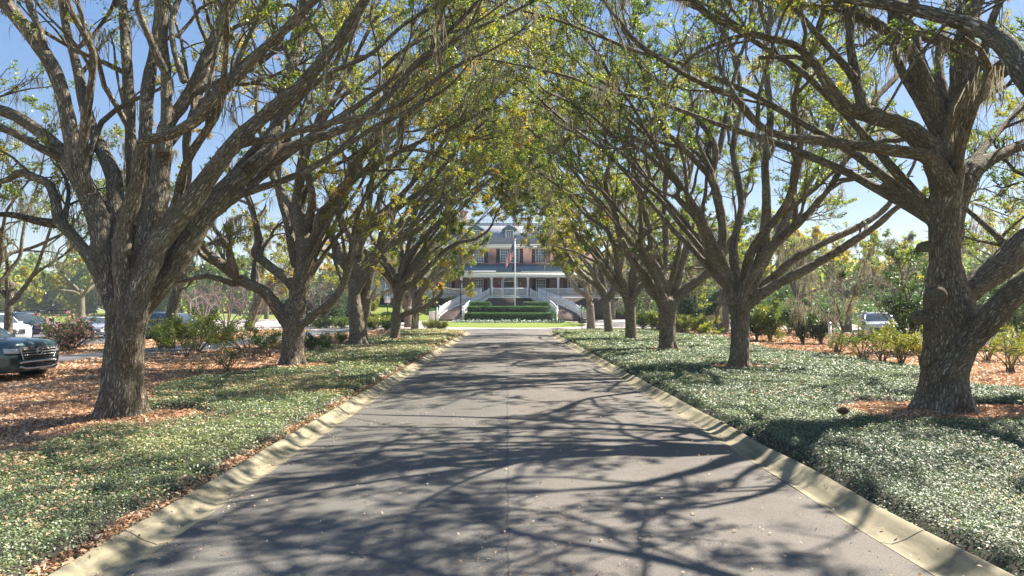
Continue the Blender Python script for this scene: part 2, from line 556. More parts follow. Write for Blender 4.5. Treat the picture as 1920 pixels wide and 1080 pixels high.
    s3 = spawn(p2, r2, 5.2 * dens, 0.25, (0.4, 1.0), rng, 0.05 - droop, 0.6, 0.016, 0.7, (0.3, 0.6), 0.8, 0.16)
    p3, r3 = grow(s3[0], s3[1], s3[2], np.maximum(s3[3], 0.0045 if near else 0.006), 4, 0.2, 0.0, rng, 0.5, zcap)
    id3 = id2[s3[4]]
    for p, r, n in ((p1, r1, 7 if near else 5), (p2, r2, 5 if near else 4), (p3, r3, 3)):
        v, q, b = tubes(p, r, n); thin.add(v, q, bark=b)
    thin.build('branches', mats['bark'], T, True, ('bark',))
    # ---- leaves
    n3 = len(p3); ct = rng.poisson(per_twig * LEAFY, n3); ct[rng.random(n3) < 0.36] = 0
    ix = np.repeat(np.arange(n3), ct); n = len(ix)
    t = rng.random(n) ** 0.5 * 2.999; i0 = t.astype(int); u = (t - i0)[:, None]
    pos = p3[ix, i0] * (1 - u) + p3[ix, i0 + 1] * u + rng.normal(size=(n, 3)) * leaf * 0.55
    far = np.linalg.norm(pos - np.array([0, 0, H]), axis=1) > clear
    ix, i0, pos = ix[far], i0[far], pos[far]; n = len(ix)
    tan = nrm(p3[ix, i0 + 1] - p3[ix, i0])
    v, q = leaf_quads(pos, rng, leaf, 0.5, up=(0, 0, 0.5), tilt=1.0, axis=tan)
    gt = rng.normal(tint[0], tint[1], id3.max() + 1)[id3][ix] + rng.normal(0, 0.09, n3)[ix] + rng.normal(0, 0.1, n)
    C = MB(); C.add(v, q, tint=np.repeat(np.clip(gt, 0.01, 0.99), 4))
    C.build('crown', mats['leaf'], T, False, ('tint',))
    # ---- hanging moss
    if moss > 0:
        pm = np.concatenate([p1.reshape(-1, 3), mp[:, 6:].reshape(-1, 3), p2[:, ::2].reshape(-1, 3)])
        rm = np.concatenate([r1.ravel(), mr[:, 6:].ravel(), r2[:, ::2].ravel()])
        nt = int(190 * moss); sel = rng.integers(0, len(pm), nt)
        per = rng.integers(8, 30, nt); ii = np.repeat(sel, per)
        tl = np.repeat(rng.gamma(2.2, 0.2 if near else 0.26, nt) * (1.0 if near else 1.05), per)
        n = len(ii)
        st_ = pm[ii] + rng.normal(size=(n, 3)) * np.array([0.1, 0.1, 0.03]); st_[:, 2] -= rm[ii] * 0.8
        ln = np.clip(tl * rng.uniform(0.5, 1.2, n), 0.12, 1.9)
        pp, _ = grow(st_, np.tile([[0, 0, -1.0]], (n, 1)), ln, np.ones(n), 5, 0.15, -0.25, rng)
        wd = (0.007 if near else 0.013) * np.array([0.7, 1.1, 1.0, 0.7, 0.15])[None] * rng.uniform(0.6, 1.5, (n, 1))
        a = rng.uniform(0, 6.28, n); sd = np.stack([np.cos(a), np.sin(a), 0 * a], -1)[:, None] * wd[:, :, None]
        v = np.stack([pp - sd, pp + sd], 2).reshape(-1, 3)
        b = (np.arange(n) * 10)[:, None] + np.arange(4)[None] * 2
        q = np.stack([b, b + 1, b + 3, b + 2], -1).reshape(-1, 4)
        Ms = MB(); Ms.add(v, q, tint=np.repeat(np.clip(rng.normal(0.5, 0.2, n), 0, 1), 10))
        tag(Ms.build('hanging_moss', mats['moss'], T, False, ('tint',)), kind='stuff')
    return T


def shrub(loc, h, w, seed, label, cat, group, mats, name='shrub', leaf=0.06, n_leaf=2500, stems=7, tint=(0.5, 0.2), flowers=0, low=0.15, fmat=None, dome=1.0, elong=0.5):
    """many-stemmed bush: stems from one base, leaves in clumps on the stem ends"""
    rng = np.random.default_rng(seed)
    T = thing(name, loc, label, cat, group)
    base = np.array(loc, float)
    a = rng.uniform(0, 6.28, stems); le = rng.uniform(0.1, 0.8, stems)
    d = np.stack([np.cos(a) * np.sin(le) * w / h * 1.2, np.sin(a) * np.sin(le) * w / h * 1.2, np.cos(le)], -1)
    st = np.tile(base, (stems, 1)) + rng.normal(size=(stems, 3)) * np.array([0.06, 0.06, 0]) - [0, 0, 0.03]
    a = np.arange(stems) * 2.4 + rng.uniform(0, 1, stems); rr = np.sqrt((np.arange(stems) + 0.4) / stems) * rng.uniform(0.8, 1.05, stems)
    t = np.linspace(0, 1, 8)[None]
    ht = h * (1.0 - 0.3 * rr ** 2) * rng.uniform(0.8, 1.0, stems)
    hx = (rr * w * 0.56)[:, None] * (0.75 * t + 0.25 * t * t)
    p0 = np.stack([np.cos(a)[:, None] * hx, np.sin(a)[:, None] * hx, ht[:, None] * 0.85 * t ** 0.85], -1) + st[:, None]
    p0 = p0 + np.cumsum(rng.normal(size=p0.shape) * 0.022 * h, 1) * t[..., None]
    r0 = np.full(stems, 0.012 + 0.008 * h)[:, None] * (1 - 0.65 * t)
    s1 = spawn(p0, r0, 8.0 / max(h, 0.5), low, (0.4, 1.0), rng, 0.1, 0.6, 0.02, 0.9, (0.25, 0.5), 1.2, 0.15)
    p1, r1 = grow(s1[0], s1[1], s1[2], np.maximum(s1[3], 0.005), 6, 0.18, 0.02, rng, 0.4, base[2] + h * 0.9)
    s2 = spawn(p1, r1, 10.0 / max(h, 0.5), 0.2, (0.4, 1.0), rng, 0.05, 0.6, 0.01, 0.8, (0.3, 0.6), 0.6, 0.1)
    p2, r2 = grow(s2[0], s2[1], s2[2], np.maximum(s2[3], 0.004), 4, 0.2, 0.0, rng, 0.4)
    w_ = MB()
    for p, r, n in ((p0, r0, 6), (p1, r1, 4), (p2, r2, 3)):
        v, q, b = tubes(p, r, n); w_.add(v, q, bark=b)
    w_.build('stems', mats['bark'], T, True, ('bark',))
    n_leaf = int(n_leaf * 1.5); leaf = leaf * 0.85
    if n_leaf:
        n2 = len(p2); ix = rng.integers(0, n2, n_leaf)
        u = rng.random((n_leaf, 1)) * 2.99; i0 = u[:, 0].astype(int); f = u - i0[:, None]
        pos = p2[ix, i0] * (1 - f) + p2[ix, i0 + 1] * f + rng.normal(size=(n_leaf, 3)) * leaf * 0.9
        pos[:, 2] = np.maximum(pos[:, 2], base[2] + 0.03)
        v, q = leaf_quads(pos, rng, leaf, elong, up=(0, 0, 0.7), tilt=0.9)
        tt = np.clip(rng.normal(tint[0], tint[1], n2)[ix] + rng.normal(0, 0.1, n_leaf), 0.01, 0.99)
        c = MB(); c.add(v, q, tint=np.repeat(tt, 4)); c.build('foliage', mats['leaf'], T, False, ('tint',))
        if flowers:
            ix = rng.integers(0, n2, flowers)
            ctr = p2[ix, 3] + rng.normal(size=(flowers, 3)) * 0.05
            k = 6; pp = np.repeat(ctr, k, 0) + rng.normal(size=(flowers * k, 3)) * 0.03
            v, q = leaf_quads(pp, rng, 0.07, 0.8)
            c = MB(); c.add(v, q, tint=np.repeat(np.repeat(np.clip(rng.normal(0.5, 0.25, flowers), 0, 1), k), 4))
            c.build('blossom', fmat, T, False, ('tint',))
    return T
# ------------------------------------------------------------------ leaf materials
M['bark'] = m_bark()
M['moss'] = m_moss()
OAK = [(0.0, (0.085, 0.14, 0.042)), (0.3, (0.16, 0.22, 0.056)), (0.55, (0.28, 0.31, 0.07)), (0.75, (0.375, 0.335, 0.07)), (0.92, (0.38, 0.29, 0.07)), (1.0, (0.36, 0.21, 0.065))]
M['oak_leaf'] = m_leaf('oak_leaf', OAK, 0.58, 0.04)
MT = {'bark': M['bark'], 'leaf': M['oak_leaf'], 'moss': M['moss']}
AV = 'live oaks lining the drive'


def traced(base_px, Y, trunk_px, limb_txt, seed, label, z0=0.08, auto=None, arch=None, low=None, rs=0.85, ts=0.9, **kw):
    rng = np.random.default_rng(seed + 1000)
    tp = []; tr_ = []
    for x, y, w in trunk_px:
        tp.append(P(x, y, Y)); tr_.append(w * Y / F)
    tr_ = [q * ts for q in tr_]
    tp = np.array(tp); base = (tp[0][0], Y, z0)
    tp[0][2] = z0 - 0.15
    limbs = []
    zc = kw.get('zcap', 12.5)
    for line in limb_txt.strip().split('\n'):
        p, r, ext = parse(line, Y); r = r * rs
        e = ext if ext is not None else min(4.5, 28 * r[-1])
        if e >= 0: p, r = extend(p, r, max(e, 1.3), rng, zc)
        k = np.linalg.norm(tp[1:] - p[0], axis=1).min()
        if k < 1.0 and p[0][2] < tp[-1][2] + 0.4:          # root the limb down inside the trunk
            z1 = max(p[0][2] - 1.0, 0.6); j = np.argsort(tp[:, 2]); ax = np.array([np.interp(z1, tp[j, 2], tp[j, q]) for q in range(3)])
            rt = np.interp(z1, tp[j, 2], np.array(tr_)[j])
            p = np.concatenate([[ax * 0.75 + 0.25 * np.array([p[0][0], p[0][1], z1])], p]); r = np.concatenate([[min(r[0] * 0.8, rt * 0.6)], r])
        limbs.append((p, r))
    if arch:
        limbs += arch_limbs(base, rng=rng, **arch)
    if low:
        limbs += arch_limbs(base, rng=rng, **low)
    if auto:
        limbs += auto_limbs(base, rng=rng, zcap=zc, **auto)
    return oak(base, (tp, np.array(tr_)), limbs, seed, label, AV, MT, **kw)


# big oak on the left
traced((228, 798), 12.4, [(226, 806, 54), (226, 775, 46), (231, 720, 42), (235, 650, 41), (238, 600, 42), (244, 560, 42)], """
0 0.8; 215,570,24 180,505,17 165,480,15 135,440,14 110,415,13 105,380,12 92,345,12 70,335,11 38,322,9 10,340,8 -25,338,7
0.6 -0.6 2; 112,420,12 70,415,10 35,405,9 0,402,8 -40,405,7
0 1.5; 222,590,26 200,505,27 190,430,28 165,365,25 135,310,22 100,268,16 60,238,15 25,215,14 -15,203,13 -60,190,11
0.3 0.6; 172,375,24 150,335,20 132,245,19 118,180,18 95,120,18 65,75,18 32,32,19 0,-10,18 -30,-60,15
-0.5 -1.6; 166,362,16 156,300,13 160,230,13 170,165,10 175,100,9 155,60,9 135,25,9 122,-15,8
0.3 3.0; 232,480,20 220,400,20 212,330,19 190,280,16 172,240,14 157,190,13 150,150,12 138,100,11 125,55,10 115,-5,9
-0.3 -2.0; 238,590,24 228,510,22 234,425,20 250,370,18 262,310,16 266,268,14 310,255,13 365,228,14 390,200,14 435,155,13 490,95,12 540,50,11 600,-10,10
0 1.2; 256,580,28 264,510,27 283,430,28 297,365,25 303,300,22 313,235,18 340,200,16 368,150,15 392,95,14 418,35,13 445,-15,12
0.8 2.6; 256,560,22 250,470,16 246,330,14 245,250,13 240,150,13 235,75,12 230,-15,11
0.5 2.0; 266,520,24 271,420,18 273,250,16 278,160,15 290,90,13 302,-10,12
0.2 0.8; 305,290,18 312,220,14 312,150,13 305,75,12 311,-10,12
-0.2 -0.6; 312,140,11 296,108,10 278,65,9 260,25,9 255,-15,8
0.1 0.6; 346,155,10 327,95,8 322,40,8 340,-15,7
-0.4 0.4; 250,600,28 268,528,28 300,450,28 350,390,25 400,320,23 450,258,21 505,210,18 565,160,16 620,95,15 650,55,14 690,-10,12
0.2 2.2 0; 258,600,24 298,538,27 345,470,29 380,410,27 425,360,25 475,310,21 515,289,16 565,268,13 640,243,11 690,215,10 740,165,9 790,110,8 850,50,6 890,10,5
0.5 3.2; 470,315,20 503,285,18 516,250,17 525,200,15 545,130,14 560,80,13 570,0,11
0.1 -1.2 0; 440,272,13 478,265,10 515,260,10 565,245,9 640,226,9 700,216,8 760,190,7 830,140,5 880,110,4
0.7 0.2 0; 425,372,14 480,355,10 525,340,9 575,320,9 640,280,8 700,240,7 770,205,5 830,170,3.5
0.8 4.5; 300,480,18 330,400,13 352,330,12 350,260,11 372,180,10 395,100,9 415,30,8
0.5 -2.5 3; 300,470,14 330,380,12 352,300,11 405,215,10 420,140,9 425,60,8""", 11,
       'broad oak at front left with a dozen thick limbs, just right of the green car', rs=0.76, ts=0.84, near=1, voxel=0.034, dens=1.1, leaf=0.066, per_twig=11, moss=1.7, tint=(0.4, 0.17), zcap=14, arch=dict(fork=2.6, n=3, r0=0.16, ztop=(9.5, 12), dy=(2, 8)))

# big oak on the right
R1 = traced((1765, 785), 13.2, [(1763, 792, 53), (1765, 765, 51), (1771, 700, 47), (1781, 640, 52), (1783, 600, 55), (1776, 545, 42), (1773, 500, 34)], """
0 0; 1778,600,42 1775,540,40 1774,500,33 1769,450,31 1771,400,33 1776,350,31 1786,275,28 1800,200,26 1805,100,22 1815,50,18 1835,-10,16 1850,-60,14
-0.2 -1.8; 1765,700,26 1806,652,26 1845,612,26 1880,570,27 1920,535,28 1990,480,26 2070,400,22
0 0.8; 1783,590,38 1800,555,34 1838,527,30 1873,503,31 1901,478,35 1930,455,36 2000,410,30 2080,340,22
0.6 2.5; 1790,640,26 1825,600,24 1870,575,24 1925,530,22 2000,470,18
0.1 1.8; 1784,450,22 1798,380,20 1825,325,19 1855,300,15 1885,285,13 1920,270,12 1975,252,11 2040,225,9
0.2 1.2; 1798,215,16 1825,175,12 1855,150,11 1895,125,11 1935,112,10 1990,80,8
0.4 3.0; 1800,330,12 1835,290,9 1870,250,7 1920,195,7 1970,140,6
-0.1 1.4; 1778,290,22 1768,220,19 1740,160,19 1720,115,18 1705,60,16 1685,25,15 1665,-20,13
0.3 2.2; 1803,115,18 1780,82,14 1740,68,13 1715,60,11 1690,30,9 1670,-20,8
-0.2 -2.6 2; 1774,345,24 1752,305,20 1730,292,17 1705,286,15 1670,282,13 1600,272,12 1530,262,11 1475,257,10 1430,240,9 1400,210,9 1375,180,8 1340,167,7 1305,150,6 1280,137,6 1235,108,5 1190,75,4
0 -1.0; 1772,360,28 1752,290,26 1730,268,24 1705,245,22 1660,225,20 1625,212,19 1597,205,15 1580,195,13 1550,155,11 1525,115,10 1490,85,9 1445,72,9 1405,62,8 1360,45,8 1320,25,7 1295,-10,6
-0.4 0.6; 1622,212,15 1614,185,13 1605,145,12 1595,90,10 1592,45,9 1584,-10,8
-0.3 -0.2; 1603,150,11 1588,128,9 1555,90,8 1520,50,7 1470,-10,7
0.5 3.6; 1795,240,14 1760,130,11 1775,40,10 1790,-30,9
0.5 4.0; 1660,226,10 1640,190,8 1690,130,7 1700,70,6 1650,0,5""", 12,
            'massive oak at front right with round pruning scars and two thick limbs rising right', rs=0.82, ts=0.85, auto=dict(fork=5.5, n=4, r0=0.13, L=6.5, lean=(0.15, 0.7)), near=1, voxel=0.034, dens=1.0, leaf=0.066, per_twig=15, moss=1.8, tint=(0.38, 0.16), zcap=14, arch=dict(fork=4.0, n=3, r0=0.15, ztop=(9.5, 12), dy=(2, 9)))
M['scar'] = m_plain('healed_scar_wood', (0.25, 0.19, 0.13), 0.95, var=0.6, scale=30)
for (px, py, Y, r, mb) in ((1757, 553, 12.55, 0.155, 0.13), (1729, 595, 12.85, 0.13, 0.1), (1856, 597, 12.65, 0.075, 0.05), (1884, 588, 12.45, 0.1, 0.05), (1738, 462, 13.0, 0.1, 0.09)):
    c = P(px, py, Y); b = MB()
    b.lathe((0, 0, 0), [(r * 0.9, 0.2), (r * 1.04, 0.08), (r * 1.06, 0.0), (r * 0.98, -0.06), (r * 0.8, -0.11), (r * 0.5, -0.145), (r * 0.2, -0.16), (0.01, -0.162)], 18, 1)
    v = np.concatenate(b.v) + c; a = np.concatenate(b.v)
    bb = MB(); bb.add(v, np.concatenate(b.q), np.concatenate(b.t), bark=np.stack([a[:, 0] * 1.6, a[:, 2] * 1.6, a[:, 1] * 0.6 + a[:, 0]], -1))
    bb.build('pruning_scar', M['bark'], R1, True, ('bark',))

# second oak on the right
traced((1387, 697), 22.8, [(1387, 702, 23), (1387, 680, 21), (1387, 630, 19.5), (1388, 590, 21), (1389, 565, 23)], """
0 -1.0 0; 1384,590,18 1374,562,17 1364,531,15 1353,512,14 1338,490,13 1328,460,12 1318,430,11 1305,405,10 1291,392,9 1270,371,8 1272,351,6 1252,328,6 1221,297,6 1190,273,5 1155,258,5 1116,223,4 1077,196,3.2 1030,175,2.5
-0.5 1.5 0; 1268,371,5 1233,355,4.5 1198,320,4 1167,289,3.5 1116,254,2.6 1070,235,2
-0.3 0.5 0; 1326,480,12 1342,478,11 1356,445,11 1352,406,11 1340,347,10 1334,328,9 1342,289,9 1332,254,8 1307,219,6 1295,180,5 1290,120,4
0 -1.5 0; 1336,345,9 1328,328,8 1303,301,8 1276,273,7 1252,250,6 1233,215,6 1217,180,5 1200,120,4.5 1170,60,3.5 1140,10,2.5
0 0.6 0; 1278,275,6 1245,269,5 1213,254,4.5 1182,227,4 1143,192,3 1100,165,2.2
0.3 3 2; 1345,300,8 1362,220,7 1380,135,6 1405,50,5 1415,-10,5
0 0.8 2; 1391,590,16 1398,560,15 1420,510,14 1434,440,13 1437,375,11 1435,300,10 1445,225,9 1440,165,8 1435,100,8 1445,25,7 1442,-30,6
-0.2 -2 1; 1390,575,14 1402,530,14 1445,465,12 1500,415,10 1550,360,7 1580,310,6 1612,270,5 1640,215,4
0.4 2 1; 1396,575,14 1435,535,12 1490,485,10 1545,455,9 1610,425,8 1660,390,7 1705,325,5 1720,290,4
0 -1 0; 1396,580,14 1445,540,13 1520,500,11 1580,465,10 1640,425,9 1685,387,7 1740,358,5 1790,330,3
0.8 4 2; 1388,560,13 1375,470,10 1390,380,9 1375,280,8 1390,180,7 1370,80,6
0.5 -4 2; 1392,560,13 1410,470,11 1475,380,9 1500,280,8 1490,180,7 1530,80,6
0.8 5 2; 1395,560,13 1440,480,10 1480,400,9 1540,300,8 1570,200,6""", 13,
       'forked oak second from the front on the right, with limbs fanning low to the right', rs=0.78, ts=0.85, near=1, voxel=0.045, dens=1.0, leaf=0.08, per_twig=13, moss=1.9, tint=(0.38, 0.16), zcap=14.5, arch=dict(fork=2.6, n=4, r0=0.14, ztop=(10.5, 14.5), dy=(-4, 6)))

# second oak on the left
traced((550, 694), 23.4, [(549, 699, 27), (549, 670, 23.5), (550, 620, 21.5), (553, 585, 22), (556, 565, 22)], """
0 -0.6 1; 550,620,17 538,603,15 520,578,14 493,546,13 460,530,12 433,511,12 409,491,11 391,475,10 378,455,9 362,432,8 330,405,7
-0.3 -1 1; 436,512,8 430,485,7 424,455,6 400,425,5 395,380,4
0 1.2 1; 556,555,13 545,532,12 530,516,11 511,503,10 493,489,9 477,474,9 486,450,8 477,412,8 465,370,7 440,330,5
0 0 1; 556,580,20 563,535,20 572,490,19 569,450,18 560,415,16 556,380,12 565,325,10 580,270,9 600,220,8 615,160,7 640,90,6 650,20,5
0.2 1.6 1; 558,415,12 548,390,11 520,350,9 505,310,8 490,250,7 480,190,6 487,130,5 470,60,4
-0.1 -0.6 0; 562,610,12 578,602,10 590,588,9.5 615,571,9 636,548,9 650,515,8 659,470,7 664,430,6 680,380,5 700,330,4
-0.2 -1.6 1; 566,470,12 590,440,9 600,400,8 640,365,7 662,330,6 690,280,5 740,240,4 790,190,3
0.2 0.8 0; 566,445,12 612,390,9 640,350,8 690,320,7 740,290,6 800,260,5 850,240,4 910,205,3
0.5 3.5 2; 556,500,12 540,420,10 520,330,8 540,240,7 535,150,6 550,60,5
0.3 -3 2; 560,470,12 585,380,9 575,290,8 620,200,7 660,120,6 700,40,5
0.6 4 1; 562,480,11 610,400,9 660,330,7 720,240,6 780,150,5 830,70,4""", 14,
       'oak second from the front on the left, one heavy limb sweeping low to the left', near=1, voxel=0.05, dens=0.95, leaf=0.08, per_twig=13, moss=1.2, tint=(0.53, 0.2), zcap=14.5, arch=dict(fork=2.6, n=4, r0=0.14, ztop=(10.5, 14.5), dy=(-4, 6)))

# third oaks
traced((671, 653), 36.3, [(671, 657, 20), (671, 640, 18), (669, 610, 16), (664, 560, 13), (665, 530, 12)], """
0 0 0; 664,580,13 662,550,12 665,525,12 669,472,12 677,448,11 696,429,8 735,398,7 793,355,6 832,312,5 871,266,4 910,227,3 950,200,2
0 -0.8 0; 668,465,10 672,432,9 696,410,8 723,394,7 766,351,6 801,308,5 825,277,4 856,231,3 898,199,2.2
0 1.5 1; 668,470,9 655,440,8 640,402,7 642,367,7 660,336,6 665,297,5 655,235,4 660,170,3
0.4 2 1; 660,530,10 644,487,9 622,445,8 603,402,6 575,370,4 560,320,3
0.5 0.8 0; 676,640,14 680,590,13 688,538,11 700,491,10 710,468,9 762,445,7 793,421,5.5 832,382,5 871,347,4 926,316,3 960,290,2
0.8 3 1; 700,500,8 715,440,7 712,380,6 735,300,5 760,220,4 770,150,3
-0.4 -2.5 1; 672,480,8 690,400,7 700,330,6 740,250,5 790,180,4 830,120,3""", 15,
       'oak on the left with a double trunk split from the ground, third in the row', auto=dict(fork=3.6, n=3, r0=0.2, L=8.5), near=1, voxel=0.06, dens=1.0, leaf=0.095, per_twig=13, moss=1.2, tint=(0.55, 0.18), zcap=14.5, arch=dict(fork=3.2, n=4, r0=0.15, ztop=(11.5, 15), dy=(-5, 4)))
traced((1252, 661), 32.8, [(1252, 665, 20), (1252, 645, 17.5), (1252, 610, 16.5), (1251, 580, 19), (1250, 560, 19)], """
0 -0.6 0; 1248,590,13 1237,560,12 1221,542,11 1198,503,9 1178,478,9 1165,450,8 1155,406,7 1140,367,6 1136,336,6 1143,297,5 1130,240,4 1100,190,3
0 0.8 0; 1176,478,7 1147,452,6 1136,429,5 1097,402,4 1065,365,3 1020,330,2
0.2 1 1; 1251,580,12 1247,543,9 1244,512,8 1248,480,7 1248,433,7 1245,394,6 1248,336,6 1252,281,5 1240,210,4 1250,130,3
-0.3 -1 0; 1244,515,6 1238,490,6 1225,470,5.5 1205,465,5 1190,466,4
0 0.3 1; 1256,590,13 1268,562,11 1291,538,11 1325,513,10 1360,470,8 1385,420,6 1400,350,5 1420,290,4
0.5 3 1; 1254,570,10 1275,510,9 1290,440,7 1285,370,6 1300,290,5 1290,210,4
-0.3 -2.5 1; 1248,575,10 1225,500,8 1215,420,7 1190,340,6 1185,260,5 1160,180,4""", 16,
       'oak on the right with a deep three way fork, third in the row', auto=dict(fork=3.2, n=3, r0=0.2, L=8.5), near=1, voxel=0.06, dens=1.0, leaf=0.095, per_twig=13, moss=1.8, tint=(0.38, 0.16), zcap=14.5, arch=dict(fork=3.0, n=4, r0=0.15, ztop=(11.5, 15), dy=(-5, 5)))
# farther oaks
traced((740, 641), 43.4, [(740, 644, 12), (741, 625, 10.5), (744, 592, 10), (747, 550, 10), (748, 530, 9)], """
0 0 0; 748,545,8 752,520,7 766,480,6 793,448,5.5 825,413,5 850,370,4 870,320,3 900,290,2
0 0.6 1; 747,540,7 738,510,5.5 723,491,5 708,465,4.5 690,430,3.5 680,380,3
0 -0.6 0; 749,548,8 778,528,6.5 801,503,6 828,476,5 856,456,4.5 891,448,3.5 918,429,2.5 930,400,2
0 -0.5 -1; 748,596,7 762,588,6 782,581,6 801,573,5 825,554,4.5 832,542,4
0.4 1.5 1; 748,530,7 765,470,6 775,410,5 800,350,4 820,280,3""", 17,
       'oak with one stubby limb bent low over the lawn, fourth on the left', auto=dict(fork=3.6, n=4, r0=0.18, L=8), near=0, dens=0.95, leaf=0.12, per_twig=18, moss=1.0, tint=(0.55, 0.18), zcap=14, z0=0.1, low=dict(fork=3.0, n=3, r0=0.12, ztop=(4.5, 7.5), dy=(-2, 9), dx=(-5.0, -2.6)), arch=dict(fork=3.3, n=3, r0=0.15, ztop=(12, 14.5), dy=(-5, 5)))
traced((1183, 640), 43.4, [(1183, 643, 14), (1183, 625, 12), (1182, 590, 11), (1180, 560, 12)], """
0 0 0; 1179,575,10 1172,553,9 1151,530,8 1132,503,7 1108,468,6 1085,445,5 1058,398,3.5 1020,360,2.2
0.3 1 1; 1182,570,9 1187,522,8 1190,476,6.5 1205,440,6 1229,413,4.5 1235,350,3.5
-0.2 -0.6 1; 1184,570,8 1198,542,6 1229,515,5 1255,500,4 1290,470,3
0 -1.5 0; 1178,565,8 1160,510,6.5 1150,450,5.5 1120,390,4.5 1095,330,3.5 1060,280,2.5""", 18,
       'straight trunked oak, fourth on the right, its fork level with the porch rail', auto=dict(fork=3.3, n=4, r0=0.2, L=8.5), near=0, dens=0.95, leaf=0.12, per_twig=18, moss=1.4, tint=(0.38, 0.16), zcap=14, z0=0.1, arch=dict(fork=3.0, n=3, r0=0.15, ztop=(12, 14.5), dy=(-5, 5)))
traced((1141, 627), 54.9, [(1142, 630, 10.5), (1141, 615, 9), (1138, 585, 8.5), (1136, 562, 9)], """
0 0 0; 1137,575,8 1131,553,7 1119,536,6 1093,515,5.5 1066,480,5 1056,450,4 1034,413,3.5 1005,385,2
0 -0.8 0; 1137,570,7 1128,511,5.5 1112,468,5 1093,421,4 1066,394,3 1019,371,2
0.4 1 1; 1140,570,6 1152,530,5 1158,480,4 1175,430,3""", 19,
       'slightly leaning oak with torn bark at its fork, fifth on the right', auto=dict(fork=3.2, n=4, r0=0.2, L=8.0), near=0, dens=0.95, leaf=0.14, per_twig=17, moss=1.2, tint=(0.5, 0.18), zcap=13.5, z0=0.1, low=dict(fork=3.0, n=2, r0=0.1, ztop=(5.5, 8), dy=(-2, 5), dx=(-5.5, -3.6)), arch=dict(fork=3.0, n=2, r0=0.15, ztop=(13, 15), dy=(-6, 0)))
traced((1108, 616), 70.0, [(1108, 617, 9.5), (1108, 600, 8.5), (1106, 570, 8)], """
0 0 0; 1107,580,7 1101,557,5.5 1081,542,5 1058,507,4 1038,476,3.2 1028,448,2.2 1010,438,1.4
0 0.5 0; 1107,575,6 1095,530,4.5 1075,490,3.5 1062,450,2.5""", 20,
       'oak farthest along the right side, beside the small black sign post', auto=dict(fork=3.4, n=4, r0=0.25, L=7.5), near=0, dens=0.85, leaf=0.16, per_twig=17, moss=1.1, tint=(0.48, 0.18), zcap=10.5, z0=0.15)
traced((778, 619), 64.0, [(778, 622, 9), (778, 605, 8), (780, 575, 7.5)], """
0 0 0; 780,585,7 790,550,5.5 812,525,4.5 838,505,4 870,480,3 895,460,2
0 -0.5 0; 779,580,6 775,545,5 782,505,4 800,470,3 830,440,2""", 21,
       'oak farthest along the left side, standing in a small ring of red mulch', auto=dict(fork=3.2, n=4, r0=0.22, L=7.5), near=0, dens=0.9, leaf=0.16, per_twig=17, moss=0.9, tint=(0.56, 0.18), zcap=13, z0=0.1, low=dict(fork=3.0, n=4, r0=0.12, ztop=(4.2, 7.5), dy=(-8, 5), dx=(-5.5, -2.8)), arch=dict(fork=3.0, n=2, r0=0.15, ztop=(13, 15), dy=(-10, -3)))
traced((766, 613), 74.0, [(766, 615, 10), (766, 600, 8.5), (764, 575, 8)], """
0 0 0; 765,585,7 755,550,5 735,520,4 715,490,3
0 -0.5 0; 765,580,6 772,545,5 785,510,4 800,480,3""", 22,
       'oak just behind the farthest one on the left, half hidden by its trunk', auto=dict(fork=3.4, n=3, r0=0.24, L=7), near=0, dens=0.8, leaf=0.16, per_twig=11, moss=0.7, tint=(0.56, 0.18), zcap=10.5, z0=0.2)
# the oak beside the viewer on the right: only its limb and its shade come into the picture
traced((2600, 1100), 4.2, [(3450, 1330, 160), (3450, 1200, 140), (3440, 800, 125), (3430, 400, 130)], """
0 2.0; 3425,520,110 3350,150,90 3250,-150,80 3150,-420,65
1.2 3.4 2; 3380,400,70 2700,330,55 2150,270,37 2000,215,34 1925,145,31 1895,92,25 1845,58,20 1780,35,17 1730,22,15 1670,10,14 1560,-8,10 1450,-40,7
0 -1.5; 3440,420,90 3600,-100,75 3650,-500,60
0 3.0; 3430,420,80 3100,-100,65 2850,-500,50 2650,-800,40""", 23,
       'thick limb reaching in over the top right corner from an oak outside the frame', auto=dict(fork=3.0, n=6, r0=0.24, L=9.5, lean=(0.25, 0.9)), near=1, voxel=0.05, dens=1.05, leaf=0.085, per_twig=12, moss=0.0, rs=0.78, zcap=13, z0=0.08, clear=12.5, arch=dict(fork=3.2, n=6, r0=0.16, ztop=(7.2, 10.5), dy=(2, 9), dx=(-8, -1.5)))  # auto and arch limbs: unseen overhead, added to shade the near road
# ------------------------------------------------------------------ ground
RG = np.random.default_rng(5)


def gz(x, y):
    x = np.asarray(x, float); y = np.asarray(y, float)
    z = 0.5 * sstep(76, 100, y) * sstep(-60, -30, x) * (1 - sstep(45, 80, x))
    z = z + 0.35 * vnoise(x / 60, y / 60, 2) * sstep(40, 160, np.abs(x) + 0.3 * np.maximum(y - 100, 0))
    z = z - 0.5 * sstep(-30, -80, x) * 0
    return z


def sheet(name, xs, ys, zf, mat, mask=None, parent=None, smooth=True, build=True):
    X, Y = np.meshgrid(xs, ys); Z = zf(X, Y)
    nx, ny = len(xs), len(ys)
    i = (np.arange(ny - 1)[:, None] * nx + np.arange(nx - 1)[None]).ravel()
    q = np.stack([i, i + 1, i + nx + 1, i + nx], -1)
    if mask is not None:
        mk = mask(X, Y).ravel(); keep = mk[q].any(1); q = q[keep]
    v = np.stack([X.ravel(), Y.ravel(), Z.ravel()], -1)
    used = np.zeros(len(v), bool); used[q.ravel()] = True
    re = np.cumsum(used) - 1
    b = MB(); b.add(v[used], re[q])
    o = b.build(name, mat, parent, smooth)
    return o


